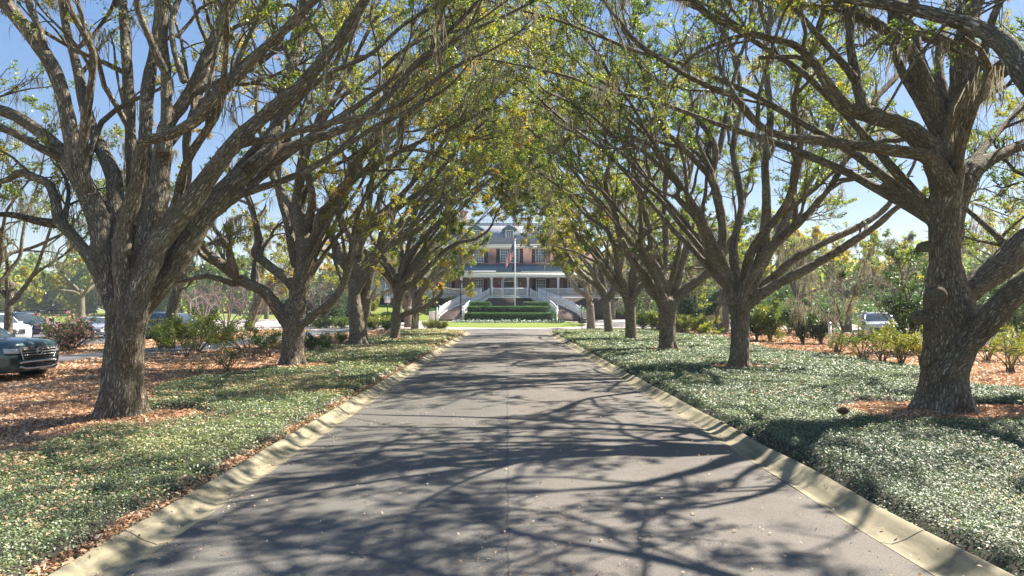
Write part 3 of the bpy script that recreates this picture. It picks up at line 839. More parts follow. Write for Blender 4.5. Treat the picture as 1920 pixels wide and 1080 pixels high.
# grass of the course and beyond
def m_grass():
    s = NT('grass')
    c = s.coords()
    n1 = s.noise(c, 0.03, 3); n2 = s.noise(c, 1.2, 5); n3 = s.noise(c, 60, 2)
    a = s.ramp((n1, 'Fac'), [(0.35, (0.15, 0.22, 0.045)), (0.5, (0.25, 0.28, 0.065)), (0.62, (0.42, 0.36, 0.15))])
    b = s.mix((n2, 'Fac'), (a, 0), (0.19, 0.28, 0.05)); b.inputs[0].default_value = 0.4
    d = s.mix(0.45, (b, 2), (s.ramp((n3, 'Fac'), [(0.3, (0.3,) * 3), (0.7, (1, 1, 1))]), 0), 'MULTIPLY')
    return s.done(s.pr(d, 0.9, normal=s.bump((n3, 'Fac'), 0.6, 0.04), spec=0.15))


def m_litter():
    s = NT('leaf_litter_ground')
    c = s.coords()
    v = s.vor(c, 16); n = s.noise(c, 1.3, 4); n2 = s.noise(c, 40, 3)
    a = s.ramp((v, 'Color'), [(0.0, (0.2, 0.115, 0.075)), (0.4, (0.38, 0.225, 0.14)), (0.75, (0.5, 0.33, 0.21)), (1.0, (0.6, 0.46, 0.33))])
    b = s.mix((n, 'Fac'), (a, 0), (0.4, 0.245, 0.16))
    d = s.mix(0.5, (b, 2), (s.ramp((n2, 'Fac'), [(0.3, (0.25,) * 3), (0.65, (1, 1, 1))]), 0), 'MULTIPLY')
    return s.done(s.pr(d, 0.9, normal=s.bump((v, 'Distance'), 0.8, 0.04), spec=0.15))


def m_asphalt(name, base, seam=True):
    s = NT(name)
    c = s.coords(); sep = s.new('ShaderNodeSeparateXYZ', {0: c})
    fine = s.noise(c, 70, 6, 0.8); mid = s.noise(c, 2.2, 5, 0.6); big = s.noise(s.mapping(c, (1, 0.35, 1)), 0.45, 4)
    agg = s.vor(c, 120)
    k = s.new('ShaderNodeMath', {0: (sep, 'X'), 1: 8.0, 2: 0.2}, operation='MULTIPLY_ADD', use_clamp=True)
    lc = s.mix((mid, 'Fac'), tuple(b * 0.78 for b in base), tuple(b * 1.15 for b in base))
    rc = s.mix((mid, 'Fac'), (base[0] * 0.86, base[1] * 0.83, base[2] * 0.83), (base[0] * 1.36, base[1] * 1.3, base[2] * 1.27))
    col = s.mix((k, 0), (lc, 2), (rc, 2)) if seam else lc
    sp = s.mix(0.55, (col, 2), (s.ramp((fine, 'Fac'), [(0.32, (0.25,) * 3), (0.68, (1.35,) * 3)]), 0), 'MULTIPLY')
    sp2 = s.mix(0.4, (sp, 2), (s.ramp((big, 'Fac'), [(0.3, (0.6,) * 3), (0.65, (1.1,) * 3)]), 0), 'MULTIPLY')
    pat = s.vor(s.mapping(c, (1, 0.22, 1)), 0.55); spot = s.vor(c, 1.1)
    sp2 = s.mix(0.35, (sp2, 2), (s.ramp((pat, 'Color'), [(0.0, (0.72,) * 3), (0.5, (1,) * 3), (1.0, (1.15,) * 3)]), 0), 'MULTIPLY')
    sp2 = s.mix(0.6, (sp2, 2), (s.ramp((spot, 'Distance'), [(0.0, (0.35,) * 3), (0.05, (0.6,) * 3), (0.1, (1,) * 3)]), 0), 'MULTIPLY')
    wr = s.new('ShaderNodeMath', {0: s.new('ShaderNodeMath', {0: (sep, 'X'), 1: 3.9}, operation='MULTIPLY')}, operation='COSINE')
    sp2 = s.mix(0.22, (sp2, 2), (s.ramp(wr, [(0.0, (0.85,) * 3), (1.0, (1.15,) * 3)]), 0), 'MULTIPLY')
    # cracks: a wandering network, thick on the worn lane
    wob = s.noise(c, 3.0, 4)
    cv = s.new('ShaderNodeVectorMath', {0: c, 1: s.new('ShaderNodeVectorMath', {0: (wob, 'Color'), 'Scale': 0.5}, operation='SCALE')}, operation='ADD')
    cr = s.vor(cv, 1.6, 'DISTANCE_TO_EDGE')
    crk = s.ramp((cr, 'Distance'), [(0.0, (0.8,) * 3), (0.004, (0.5,) * 3), (0.011, (0, 0, 0))])
    cm = s.noise(c, 0.6, 2)
    fc = s.vor(cv, 5.5, 'DISTANCE_TO_EDGE'); fm = s.noise(s.mapping(c, (1, 0.5, 1)), 0.8, 3)
    fcr = s.mix(1.0, (s.ramp((fc, 'Distance'), [(0.0, (0.8,) * 3), (0.03, (0.3,) * 3), (0.06, (0, 0, 0))]), 0), (s.ramp((fm, 'Fac'), [(0.5, (0, 0, 0)), (0.62, (0.6,) * 3)]), 0), 'MULTIPLY')
    fcr = s.mix(1.0, (fcr, 2), (s.ramp(k, [(0.0, (0.12,) * 3), (1.0, (1, 1, 1))]), 0), 'MULTIPLY')
    ck = s.mix(1.0, (crk, 0), (s.ramp((cm, 'Fac'), [(0.5, (0, 0, 0)), (0.66, (0.6,) * 3)]), 0), 'MULTIPLY')
    # the paving seam down the middle
    sx = s.new('ShaderNodeMath', {0: (sep, 'X'), 1: s.new('ShaderNodeMath', {0: (s.noise(s.mapping(c, (0, 1, 0)), 2.5, 4), 'Fac'), 1: 0.12, 2: -0.05}, operation='MULTIPLY_ADD')}, operation='SUBTRACT')
    sab = s.new('ShaderNodeMath', {0: sx}, operation='ABSOLUTE')
    sr = s.ramp(sab, [(0.0, (0.55,) * 3), (0.006, (0.35,) * 3), (0.016, (0, 0, 0))])
    allc = s.mix(1.0, (ck, 2), (sr, 0), 'LIGHTEN') if seam else ck
    allc = s.mix(1.0, (allc, 2), (fcr, 2), 'LIGHTEN')
    fin = s.mix((allc, 2), (sp2, 2), (0.035, 0.034, 0.034))
    hgt = s.mix(1.0, (agg, 'Distance'), (allc, 2), 'SUBTRACT')
    return s.done(s.pr(fin, 0.8, normal=s.bump((hgt, 2), 0.6, 0.01), spec=0.3))


def m_kerb():
    s = NT('kerb_concrete')
    c = s.coords(); sep = s.new('ShaderNodeSeparateXYZ', {0: c})
    n = s.noise(c, 1.6, 5); f = s.noise(c, 80, 3); st = s.noise(s.mapping(c, (3, 0.5, 1)), 2, 4)
    a = s.mix((n, 'Fac'), (0.25, 0.215, 0.135), (0.42, 0.37, 0.25))
    b = s.mix((s.ramp((st, 'Fac'), [(0.42, (0, 0, 0)), (0.62, (0.8,) * 3)]), 0), (a, 2), (0.15, 0.135, 0.09))
    d = s.mix(0.35, (b, 2), (s.ramp((f, 'Fac'), [(0.3, (0.6,) * 3), (0.7, (1.1,) * 3)]), 0), 'MULTIPLY')
    md = s.new('ShaderNodeMath', {0: s.new('ShaderNodeMath', {0: (sep, 'Y'), 1: 3.05}, operation='DIVIDE')}, operation='FRACT')
    j = s.new('ShaderNodeMath', {0: md, 1: 0.007}, operation='LESS_THAN')
    e = s.mix((j, 0), (d, 2), (0.05, 0.045, 0.035))
    return s.done(s.pr(e, 0.85, normal=s.bump((f, 'Fac'), 0.3, 0.004), spec=0.25))


M['grass'] = m_grass(); M['litter'] = m_litter(); M['kerb'] = m_kerb()
M['asphalt'] = m_asphalt('worn_asphalt', (0.186, 0.173, 0.15))
M['asphalt2'] = m_asphalt('side_drive_asphalt', (0.16, 0.16, 0.165), seam=False)
M['paving'] = m_plain('forecourt_paving', (0.43, 0.37, 0.33), 0.85, var=0.15, scale=1.5)
M['jasmine'] = m_leaf('ground_cover_leaf', [(0, (0.045, 0.08, 0.034)), (0.35, (0.11, 0.165, 0.06)), (0.7, (0.2, 0.255, 0.07)), (0.93, (0.33, 0.34, 0.1)), (1, (0.42, 0.34, 0.13))], 0.25, 0.115, 0.6)
M['dry_leaf'] = m_leaf('fallen_leaf', [(0, (0.18, 0.095, 0.06)), (0.3, (0.42, 0.235, 0.135)), (0.6, (0.58, 0.36, 0.21)), (0.85, (0.66, 0.48, 0.31)), (1, (0.72, 0.6, 0.45))], 0.15, 0.03, 0.5)
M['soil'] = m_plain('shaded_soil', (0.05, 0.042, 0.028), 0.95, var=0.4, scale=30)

xs = np.concatenate([np.arange(-420, -60, 12), np.arange(-60, 60, 3), np.arange(60, 421, 12)])
ys = np.concatenate([np.arange(-30, 130, 3), np.arange(130, 640, 15)])
tag(sheet('ground', xs, ys, lambda x, y: gz(x, y) - 0.03, M['grass']), kind='structure')

# the avenue: road, rolled kerbs
XL0, XL1, XR0, XR1 = -3.02, -3.42, 3.35, 3.76      # inner and outer kerb lines
YE = 61.0


def flare(y):
    return 7.0 * np.clip((y - 57.0) / 8.0, 0, 1) ** 2.2


yr = np.concatenate([np.arange(-12, 50, 1.0), np.arange(50, 66.1, 0.5)])
tx = np.linspace(0, 1, 9)
X = XL0 - flare(yr)[:, None] + (XR0 - XL0 + 2 * flare(yr)[:, None]) * tx[None]
Z = 0.0 + 0.05 * (1 - (2 * tx[None] - 1) ** 2) + gz(X, yr[:, None]) + 0 * X
b = MB(); n9 = 9
i = (np.arange(len(yr) - 1)[:, None] * n9 + np.arange(8)[None]).ravel()
b.add(np.stack([X, np.broadcast_to(yr[:, None], X.shape), Z], -1).reshape(-1, 3), np.stack([i, i + 1, i + n9 + 1, i + n9], -1))
tag(b.build('road', M['asphalt'], smooth=True), kind='structure')


def kerb(side):
    x0, x1 = (XL0, XL1) if side < 0 else (XR0, XR1)
    prof = [(0.0, -0.05), (0.0, 0.004), (0.25, -0.012), (0.55, 0.03), (0.78, 0.085), (0.93, 0.115), (1.0, 0.11), (1.0, -0.1)]
    rings = []
    for y in yr[yr <= 64]:
        f = float(flare(y)); d = f * side
        e = 0.012 * math.sin(y * 1.7) + 0.008 * math.sin(y * 4.1 + side)
        rings.append([(x0 + d + (x1 - x0) * t + e, y, z + float(gz(x0 + d, y)) + 0.4 * e * t) for t, z in prof])
    b = MB()
    if side > 0: rings = [r[::-1] for r in rings]
    b.loft(rings, close=True, caps=True)
    o = b.build('kerb', M['kerb'], smooth=True)
    m = o.modifiers.new('e', 'EDGE_SPLIT'); m.split_angle = math.radians(50)
    return tag(o, kind='structure')


kerb(-1); kerb(1)

# ---- planted beds either side
RINGS = [(-6.99, 12.4, 1.35, 1.0), (8.4, 13.1, 1.95, 1.25), (7.8, 22.9, 0.95, 0.8), (-7.3, 23.4, 1.3, 1.0), (-7.9, 36.3, 1.4, 1.1), (7.74, 32.8, 0.9, 0.9),
         (-7.1, 43.4, 0.7, 0.7), (7.9, 43.4, 0.6, 0.6), (8.2, 54.9, 0.6, 0.6), (-8.6, 64, 1.4, 1.4), (8.6, 70, 1, 1)]


def bed_d(x, y):
    """distance inside the planted area (positive inside)"""
    wl = -7.4 - 0.45 * np.sin(y * 0.42 + 0.5) - 0.25 * np.sin(y * 1.13) - 0.9 * sstep(13, 17, y) - 1.2 * sstep(26, 40, y) + 0.7 * sstep(8, 3, y)
    fl = flare(y)
    gap = 0.07 + 0.05 * np.sin(y * 2.3) + 0.05 * np.sin(y * 5.1)
    dl = np.minimum(x - wl, (XL1 - fl - gap) - x)
    wr = 13.2 + 0.8 * np.sin(y * 0.3) + 0.4 * np.sin(y * 0.9 + 1) + 1.2 * sstep(30, 45, y)
    dr = np.minimum(wr - x, x - (XR1 + fl + 0.0 + 0.03 * np.sin(y * 3.1)))
    d = np.maximum(dl, dr)
    d = np.minimum(d, 64.5 - y - 0.0)
    for cx, cy, rx, ry in RINGS:
        ang = np.arctan2(y - cy, x - cx)
        k = np.hypot((x - cx) / rx, (y - cy) / ry) - 1 - 0.12 * np.sin(3 * ang + cx) - 0.06 * np.sin(7 * ang)
        d = np.minimum(d, k * min(rx, ry))
    return d


def bed_h(x, y):
    d = bed_d(x, y)
    return gz(x, y) + 0.06 + (0.15 + 0.025 * vnoise(x * 1.3, y * 1.3, 9) + 0.022 * vnoise(x * 4.5, y * 4.5, 19)) * sstep(-0.02, 0.22, d)


def mulch_h(x, y):
    h = gz(x, y) + 0.07 + 0.03 * vnoise(x * 0.9, y * 0.9, 3)
    for cx, cy, rx, ry in RINGS:
        h = h + 0.08 * np.exp(-(((x - cx) / rx) ** 2 + ((y - cy) / ry) ** 2))
    return h


def in_mulch(x, y):
    l = (x < XL1 - flare(y) + 0.02) & (x > -16.6 + 2.2 * sstep(28, 33, y) - 3.0 * sstep(24, 20, y) + 2.2 * sstep(45, 62, y))
    r = (x > XR1 + flare(y) - 0.02) & (x < 27)
    l2 = (x < -18.4) & (x > -22.5 - 6 * sstep(40, 30, y))
    return (l | r | (l2 & (y > 8))) & (y < 64.3)


xml = np.concatenate([np.arange(-31, -15, 0.6), np.arange(-15, -3.0, 0.3)]); xmr = np.concatenate([np.arange(3.4, 14, 0.3), np.arange(14, 28, 0.7)])
ym = np.concatenate([np.arange(-6, 30, 0.35), np.arange(30, 65.5, 0.8)])
mul = lambda x, y: np.where(in_mulch(x, y), mulch_h(x, y), gz(x, y) - 0.12)
for xm in (xml, xmr): tag(sheet('mulch_ground', xm, ym, mul, M['litter'], mask=in_mulch), kind='structure')

xbl = np.arange(-10, -3.3, 0.12); xbr = np.arange(3.6, 16.5, 0.14)
yb = np.concatenate([np.arange(-3, 20, 0.14), np.arange(20, 66, 0.35)])
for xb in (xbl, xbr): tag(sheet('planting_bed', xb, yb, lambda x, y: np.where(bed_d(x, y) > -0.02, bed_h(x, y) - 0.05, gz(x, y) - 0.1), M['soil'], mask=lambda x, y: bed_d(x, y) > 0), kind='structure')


def in_view(x, y, pad=2.5):
    return (y > 0.5) & (x > (-CX / F) * y - pad) & (x < ((1920 - CX) / F) * y + pad)


def scatter(n, x0, x1, y0, y1, test):
    x = RG.uniform(x0, x1, n); y = RG.uniform(y0, y1, n)
    k = test(x, y) & in_view(x, y)
    return x[k], y[k]


# jasmine ground cover
gl = MB(); dl = MB()
for y0, y1, dens, size in ((3.2, 8, 4600, 0.026), (8, 13, 2700, 0.034), (13, 20, 1500, 0.046), (20, 34, 600, 0.07), (34, 66, 210, 0.115)):
    for x0, x1 in ((-9.6, -3.3), (3.6, 16.2)):
        x, y = scatter(int(dens * (x1 - x0) * (y1 - y0)), x0, x1, y0, y1, lambda a, c: bed_d(a, c) > -0.06 - 0.05 * RG.random(len(a)))
        e = bed_d(x, y)
        z = bed_h(x, y) - RG.random(len(x)) * 0.09 * np.where(e < 0.2, 2.2, 1) + 0.02
        sp = RG.random(len(x)) < 0.03; z[sp] += RG.random(sp.sum()) * 0.06
        z = np.maximum(z, 0.05)
        g = 0.02
        nx = -(bed_h(x + g, y) - bed_h(x - g, y)) / (2 * g); ny = -(bed_h(x, y + g) - bed_h(x, y - g)) / (2 * g)
        up = nrm(np.stack([nx, ny, np.ones_like(nx) * 1.3], -1))
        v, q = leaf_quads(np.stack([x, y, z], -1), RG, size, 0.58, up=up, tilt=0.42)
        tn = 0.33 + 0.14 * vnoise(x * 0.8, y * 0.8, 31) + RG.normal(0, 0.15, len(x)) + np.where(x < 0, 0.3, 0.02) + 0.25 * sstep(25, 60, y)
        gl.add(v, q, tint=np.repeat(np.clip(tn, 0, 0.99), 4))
        # fallen oak leaves lying on it, more on the left
        m = int(dens * (x1 - x0) * (y1 - y0) * (0.12 if x0 < 0 else 0.02))
        thick = lambda a, c: (bed_d(a, c) > 0) & (RG.random(len(a)) < np.clip(0.3 + 0.75 * vnoise(a * 0.7, c * 0.7, 77), 0.03, 1))
        x, y = scatter(m, x0, x1, y0, y1, thick)
        v, q = leaf_quads(np.stack([x, y, bed_h(x, y) + 0.015], -1), RG, max(size * 1.4, 0.046), 0.5, up=(0, 0, 1.0), tilt=0.35)
        dl.add(v, q, tint=np.repeat(np.clip(RG.normal(0.6, 0.22, len(x)), 0, 1), 4))
tag(gl.build('ground_cover', M['jasmine'], None, False, ('tint',)), 'low glossy green ground cover carpeting both beds along the drive', 'ground cover', kind='stuff')

# leaf litter
for y0, y1, dens, size in ((2.5, 9, 750, 0.06), (9, 15, 520, 0.07), (15, 24, 260, 0.1), (24, 40, 90, 0.16), (40, 64, 30, 0.24)):
    for x0, x1 in ((-30, -3.3), (3.6, 27)):
        x, y = scatter(int(dens * (x1 - x0) * (y1 - y0)), x0, x1, y0, y1, lambda a, c: in_mulch(a, c) & (bed_d(a, c) < 0.08) & ((a < XL1 - 0.1) | (a > XR1 + 0.5)))
        z = mulch_h(x, y) + 0.012 + RG.random(len(x)) * 0.03
        v, q = leaf_quads(np.stack([x, y, z], -1), RG, size, 0.52, up=(0, 0, 1.0), tilt=0.45)
        tn = RG.normal(0.6, 0.22, len(x)) + 0.2 * vnoise(x * 0.5, y * 0.5, 8) - np.where(x > 0, 0.03, 0)
        dl.add(v, q, tint=np.repeat(np.clip(tn, 0, 1), 4))
# on the road and in the gutters
x = RG.uniform(XL1, XR1, 9000); y = 3.5 + 42 * RG.random(9000) ** 1.7
wgt = np.clip(0.1 + 0.8 * np.exp(-((x - XL0) / 0.25) ** 2) + 0.6 * np.exp(-((x - XR0) / 0.2) ** 2) + 0.3 * np.clip(vnoise(x, y * 0.6, 4), 0, 1) + 0.1 * (x < 0), 0, 1)
k = RG.random(9000) < wgt; x = x[k]; y = y[k]
z = 0.05 * (1 - ((x - 0.16) / 3.14) ** 2) + 0.018; z = np.where((x < XL0) | (x > XR0), 0.035, z)
z = np.where(x < XL1 + 0.2, 0.12, z); z = np.where(x > XR1 - 0.2, 0.125, z)
v, q = leaf_quads(np.stack([x, y, z], -1), RG, 0.035, 0.5, up=(0, 0, 1.0), tilt=0.4)
dl.add(v, q, tint=np.repeat(np.clip(RG.normal(0.62, 0.25, len(x)), 0, 1), 4))
# strip of soil and litter between the kerb and the left bed
x = RG.uniform(XL1 - 0.22, XL1 + 0.02, 4000); y = 3.2 + 50 * RG.random(4000) ** 1.7
v, q = leaf_quads(np.stack([x, y, 0.105 + 0.02 * RG.random(4000)], -1), RG, 0.055, 0.45, up=(0, 0, 1.0), tilt=0.4)
dl.add(v, q, tint=np.repeat(np.clip(RG.normal(0.3, 0.2, 4000), 0, 1), 4))
tag(dl.build('fallen_leaves', M['dry_leaf'], None, False, ('tint',)), 'dry brown and orange oak leaves scattered over mulch, beds and road', 'fallen leaves', kind='stuff')

# ---- side drive, car park, forecourt
def strip(name, pts, w, mat, lift):
    b = MB(); L = []; R_ = []
    pts = np.array(pts, float)
    p, _ = resample(np.c_[pts, np.zeros(len(pts))], np.zeros(len(pts)), 60)
    t = np.gradient(p, axis=0); t = nrm(t)
    n = np.stack([-t[:, 1], t[:, 0]], -1)
    for k in range(60):
        for s in np.linspace(-1, 1, 5):
            xy = p[k, :2] + n[k] * w / 2 * s
            L.append((xy[0], xy[1], float(gz(*xy)) + lift))
    i = (np.arange(59)[:, None] * 5 + np.arange(4)[None]).ravel()
    b.add(L, np.stack([i, i + 5, i + 6, i + 1], -1))
    return tag(b.build(name, mat, smooth=True), kind='structure')


strip('side_drive', [(-34, 20.5), (-26, 23.5), (-20, 25.8), (-16.6, 29.5), (-15.6, 36), (-15.3, 46), (-15.0, 58), (-15, 72)], 4.2, M['asphalt2'], 0.115)
sheet_par = sheet('car_park', np.arange(-75, -21.9, 3.0), np.arange(31, 64.1, 3.0), lambda x, y: gz(x, y) + 0.03, M['asphalt2']); tag(sheet_par, kind='structure')
o = sheet('car_park_lane', np.arange(24, 60.1, 3.0), np.arange(14, 58.1, 2.0), lambda x, y: gz(x, y) + 0.06, M['asphalt2']); tag(o, kind='structure')
o = sheet('forecourt', np.arange(-42, 42.1, 1.5), np.arange(64.0, 100.1, 1.0), lambda x, y: gz(x, y) + 0.035 - 0.3 * (y > 99.5), M['paving']); tag(o, kind='structure')
# round lawn island in front of the steps
isl = lambda x, y: 1 - ((x - 0.3) / 9.0) ** 2 - ((y - 83.5) / 11.0) ** 2
o = sheet('lawn', np.arange(-10, 10.6, 0.4), np.arange(71, 96.1, 0.4), lambda x, y: gz(x, y) + 0.04 + 0.06 * sstep(0, 0.06, isl(x, y)), M['grass'], mask=lambda x, y: isl(x, y) > -0.03)
tag(o, kind='structure')
# grassy bank left of the steps
mnd = lambda x, y: np.clip(1 - ((x + 17.5) / 9.5) ** 2 - ((y - 99) / 9.0) ** 2, -0.2, 1)
o = sheet('lawn_bank', np.arange(-28, -7, 0.6), np.arange(89, 104, 0.5), lambda x, y: gz(x, y) + 0.02 + 2.15 * np.maximum(mnd(x, y), 0) ** 0.75 - 0.2 * (mnd(x, y) < 0), M['grass'], mask=lambda x, y: mnd(x, y) > 0)
tag(o, kind='structure')

# a pine cone sized clod lying in the right bed
b = MB(); rng = np.random.default_rng(3)
rings = []
for t in np.linspace(0, 1, 9):
    r = 0.075 * math.sin(math.pi * min(max(t, 0.04), 0.97)) ** 0.6
    a = np.arange(12) * math.pi / 6
    rr = r * (1 + 0.12 * rng.random(12))
    rings.append(np.stack([-0.09 + 0.2 * t + 0 * a, rr * np.cos(a), rr * np.sin(a) * 0.85], -1))
b.loft(rings)
b2 = MB(); c = np.array([GX(1580, 12.0), 12.0, 0.3]); b2.add(np.concatenate(b.v) + c, np.concatenate(b.q), np.concatenate(b.t))
tag(b2.build('pine_cone', m_plain('pine_cone_brown', (0.12, 0.06, 0.035), 0.9, var=0.5, scale=60), smooth=True, origin=tuple(c)), 'brown cone lying on the ground cover left of the massive right oak', 'pine cone')
# ------------------------------------------------------------------ clubhouse
def m_brick():
    s = NT('red_brick')
    g = s.coords(); sep = s.new('ShaderNodeSeparateXYZ', {0: g})
    ad = s.new('ShaderNodeMath', {0: (sep, 'X'), 1: (sep, 'Y')}, operation='ADD')
    v = s.new('ShaderNodeCombineXYZ', {0: ad, 1: (sep, 'Z')})
    br = s.new('ShaderNodeTexBrick', {'Vector': v, 'Color1': (0.26, 0.1, 0.07, 1), 'Color2': (0.38, 0.175, 0.13, 1), 'Mortar': (0.42, 0.34, 0.3, 1), 'Scale': 1.0,
                                    'Mortar Size': 0.012, 'Brick Width': 0.23, 'Row Height': 0.08, 'Bias': -0.2})
    n = s.noise(g, 2.0, 4)
    c = s.mix(0.5, (br, 'Color'), (s.ramp((n, 'Fac'), [(0.3, (0.6,) * 3), (0.7, (1.15,) * 3)]), 0), 'MULTIPLY')
    return s.done(s.pr(c, 0.85, normal=s.bump((br, 'Fac'), -0.4, 0.01), spec=0.2))


def m_slate(name='slate_roof', c1=(0.13, 0.22, 0.27), c2=(0.18, 0.28, 0.33), c3=(0.07, 0.11, 0.13)):
    s = NT(name)
    g = s.coords(); sep = s.new('ShaderNodeSeparateXYZ', {0: g})
    v = s.new('ShaderNodeCombineXYZ', {0: (sep, 'X'), 1: (sep, 'Z')})
    br = s.new('ShaderNodeTexBrick', {'Vector': v, 'Color1': (*c1, 1), 'Color2': (*c2, 1), 'Mortar': (*c3, 1), 'Scale': 1.0,
                                    'Mortar Size': 0.01, 'Brick Width': 0.3, 'Row Height': 0.14})
    n = s.noise(g, 1.0, 4)
    c = s.mix(0.5, (br, 'Color'), (s.ramp((n, 'Fac'), [(0.3, (0.7,) * 3), (0.7, (1.1,) * 3)]), 0), 'MULTIPLY')
    return s.done(s.pr(c, 0.6, spec=0.4))


M['brick'] = m_brick(); M['slate'] = m_slate(); M['slate_sunlit'] = m_slate('sunlit_grey_slate_roof', (0.36, 0.36, 0.38), (0.45, 0.45, 0.47), (0.24, 0.24, 0.25))  # main roof: slate copy with grazing sunlight lightened into its colour
M['white'] = m_plain('white_paint', (0.92, 0.91, 0.89), 0.45, var=0.04)
M['shutter'] = m_plain('dark_shutter_paint', (0.018, 0.028, 0.032), 0.4, var=0.15)
M['step'] = m_plain('brick_steps', (0.2, 0.145, 0.115), 0.85, var=0.25, scale=4)
M['black'] = m_plain('black_iron', (0.02, 0.02, 0.022), 0.45)
M['red'] = m_plain('red_enamel', (0.55, 0.035, 0.075), 0.35)
M['shaded_darkbrick'] = m_plain('shaded_dark_basement_brick', (0.085, 0.07, 0.062), 0.9, var=0.35, scale=9)  # dark brick, its colour darkened further for the shade on the porch base
M['brass'] = m_plain('lamp_metal', (0.55, 0.5, 0.4), 0.35, metal=0.6)


def m_glass(name='window_glass', tint=(0.1, 0.13, 0.14)):
    s = NT(name)
    n = s.noise(s.coords(), 1.3, 3)
    c = s.mix((n, 'Fac'), tuple(x * 0.5 for x in tint), tuple(x * 1.6 for x in tint))
    return s.done(s.pr(c, 0.06, spec=0.9))


M['glass'] = m_glass()
M['paleglass'] = m_glass('sunroom_glass', (0.2, 0.27, 0.27))

BX = 0.45
HZ = 0.5
house = thing('clubhouse', (BX, 98, HZ), 'red brick clubhouse with white front porch, slate roof and curved double staircase', 'building')
YW, FZ = 101.2, 3.71
w = MB()
w.box((BX - 12.5, YW, FZ + 0.02), (BX + 12.5, YW + 11, 11.1))          # main block
w.box((BX - 22, YW + 0.02, HZ - 0.2), (BX - 12.5, YW + 9, 7.3)); w.box((BX + 12.5, YW + 0.02, HZ - 0.2), (BX + 26, YW + 9, 7.3))
w.build('wall', M['brick'], house)
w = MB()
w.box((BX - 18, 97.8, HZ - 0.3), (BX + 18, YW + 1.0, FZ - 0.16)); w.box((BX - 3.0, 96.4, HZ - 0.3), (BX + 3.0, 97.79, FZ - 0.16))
w.build('porch_base', M['shaded_darkbrick'], house)
w = MB(); w.box((BX - 18.1, 97.6, FZ - 0.159), (BX + 18.1, YW + 0.1, FZ)); w.box((BX - 3.1, 96.2, FZ - 0.158), (BX + 3.1, 97.59, FZ - 0.002))
w.build('porch_floor', M['white'], house)
# columns and balustrade bays
colx = [BX - 2.6 - 4.35 * i for i in range(4)][::-1] + [BX + 2.6 + 4.35 * i for i in range(4)]
for x in colx:
    b = MB(); b.cbox((x, 98, FZ + 0.12), (0.42, 0.42, 0.24)); b.cbox((x, 98, (FZ + 6.54) / 2), (0.27, 0.27, 6.54 - FZ - 0.5)); b.cbox((x, 98, 6.4), (0.42, 0.42, 0.24)); b.cbox((x, 98, 6.2), (0.34, 0.34, 0.1))
    b.build('column', M['white'], house)


def rail_mesh(pts, h=1.2, gap=0.14, post=True):
    """balustrade along a 3-D line of floor points: handrail, bottom rail, balusters"""
    b = MB(); p = np.array(pts, float)
    for i in range(len(p) - 1):
        b.bar(p[i] + [0, 0, h], p[i + 1] + [0, 0, h], 0.13, 0.12); b.bar(p[i] + [0, 0, 0.13], p[i + 1] + [0, 0, 0.13], 0.09, 0.11)
    L = np.concatenate([[0], np.cumsum(np.linalg.norm(np.diff(p, axis=0), axis=1))])
    for d in np.arange(gap / 2, L[-1], gap):
        c = np.array([np.interp(d, L, p[:, k]) for k in range(3)])
        b.box((c[0] - 0.033, c[1] - 0.033, c[2] + 0.13), (c[0] + 0.033, c[1] + 0.033, c[2] + h - 0.03))
    if post:
        for c in (p[0], p[-1]):
            b.cbox(c + [0, 0, h / 2 + 0.04], (0.17, 0.17, h + 0.1)); b.cbox(c + [0, 0, h + 0.13], (0.23, 0.23, 0.08))
    return b


bays = [(colx[i] + 0.14, colx[i + 1] - 0.14) for i in range(7)] + [(BX - 18, colx[0] - 0.14), (colx[-1] + 0.14, BX + 18)]
for x0, x1 in bays:
    yy = 97.75
    if abs((x0 + x1) / 2 - BX) < 1:
        rail_mesh([(x0, 96.35, FZ), (x1, 96.35, FZ)]).build('porch_railing', M['white'], house)
        continue
    if x0 > BX and x0 < BX + 3: x0 = BX + 3.5
    if x1 < BX and x1 > BX - 3: x1 = BX - 3.5
    if x0 > BX and x0 < BX + 4: x0 = BX + 4.1
    if x1 < BX and x1 > BX - 4: x1 = BX - 4.1
    rail_mesh([(x0, yy, FZ), (x1, yy, FZ)], post=False).build('porch_railing', M['white'], house)
# porch entablature and roof
b = MB(); b.box((BX - 18.2, 97.7, 6.52), (BX + 18.2, 98.3, 7.1)); b.box((BX - 18.4, 97.5, 7.1), (BX + 18.4, 98.4, 7.26)); b.box((BX - 18.1, 98.3, 6.75), (BX + 18.1, YW, 6.85))
b.build('porch_fascia', M['white'], house)
b = MB(); b.loft([[(BX - 18.45, 97.4, 7.27), (BX - 18.45, YW, 8.65), (BX - 18.45, YW, 7.27)], [(BX + 18.45, 97.4, 7.27), (BX + 18.45, YW, 8.65), (BX + 18.45, YW, 7.27)]])
b.build('porch_roof', M['slate'], house)
b = MB(); b.bar((BX - 18.4, 97.36, 7.36), (BX - 2.0, 97.36, 7.36), 0.14, 0.12); b.bar((BX + 1.6, 97.36, 7.36), (BX + 18.4, 97.36, 7.36), 0.14, 0.12)
b.build('gutter', M['white'], house)
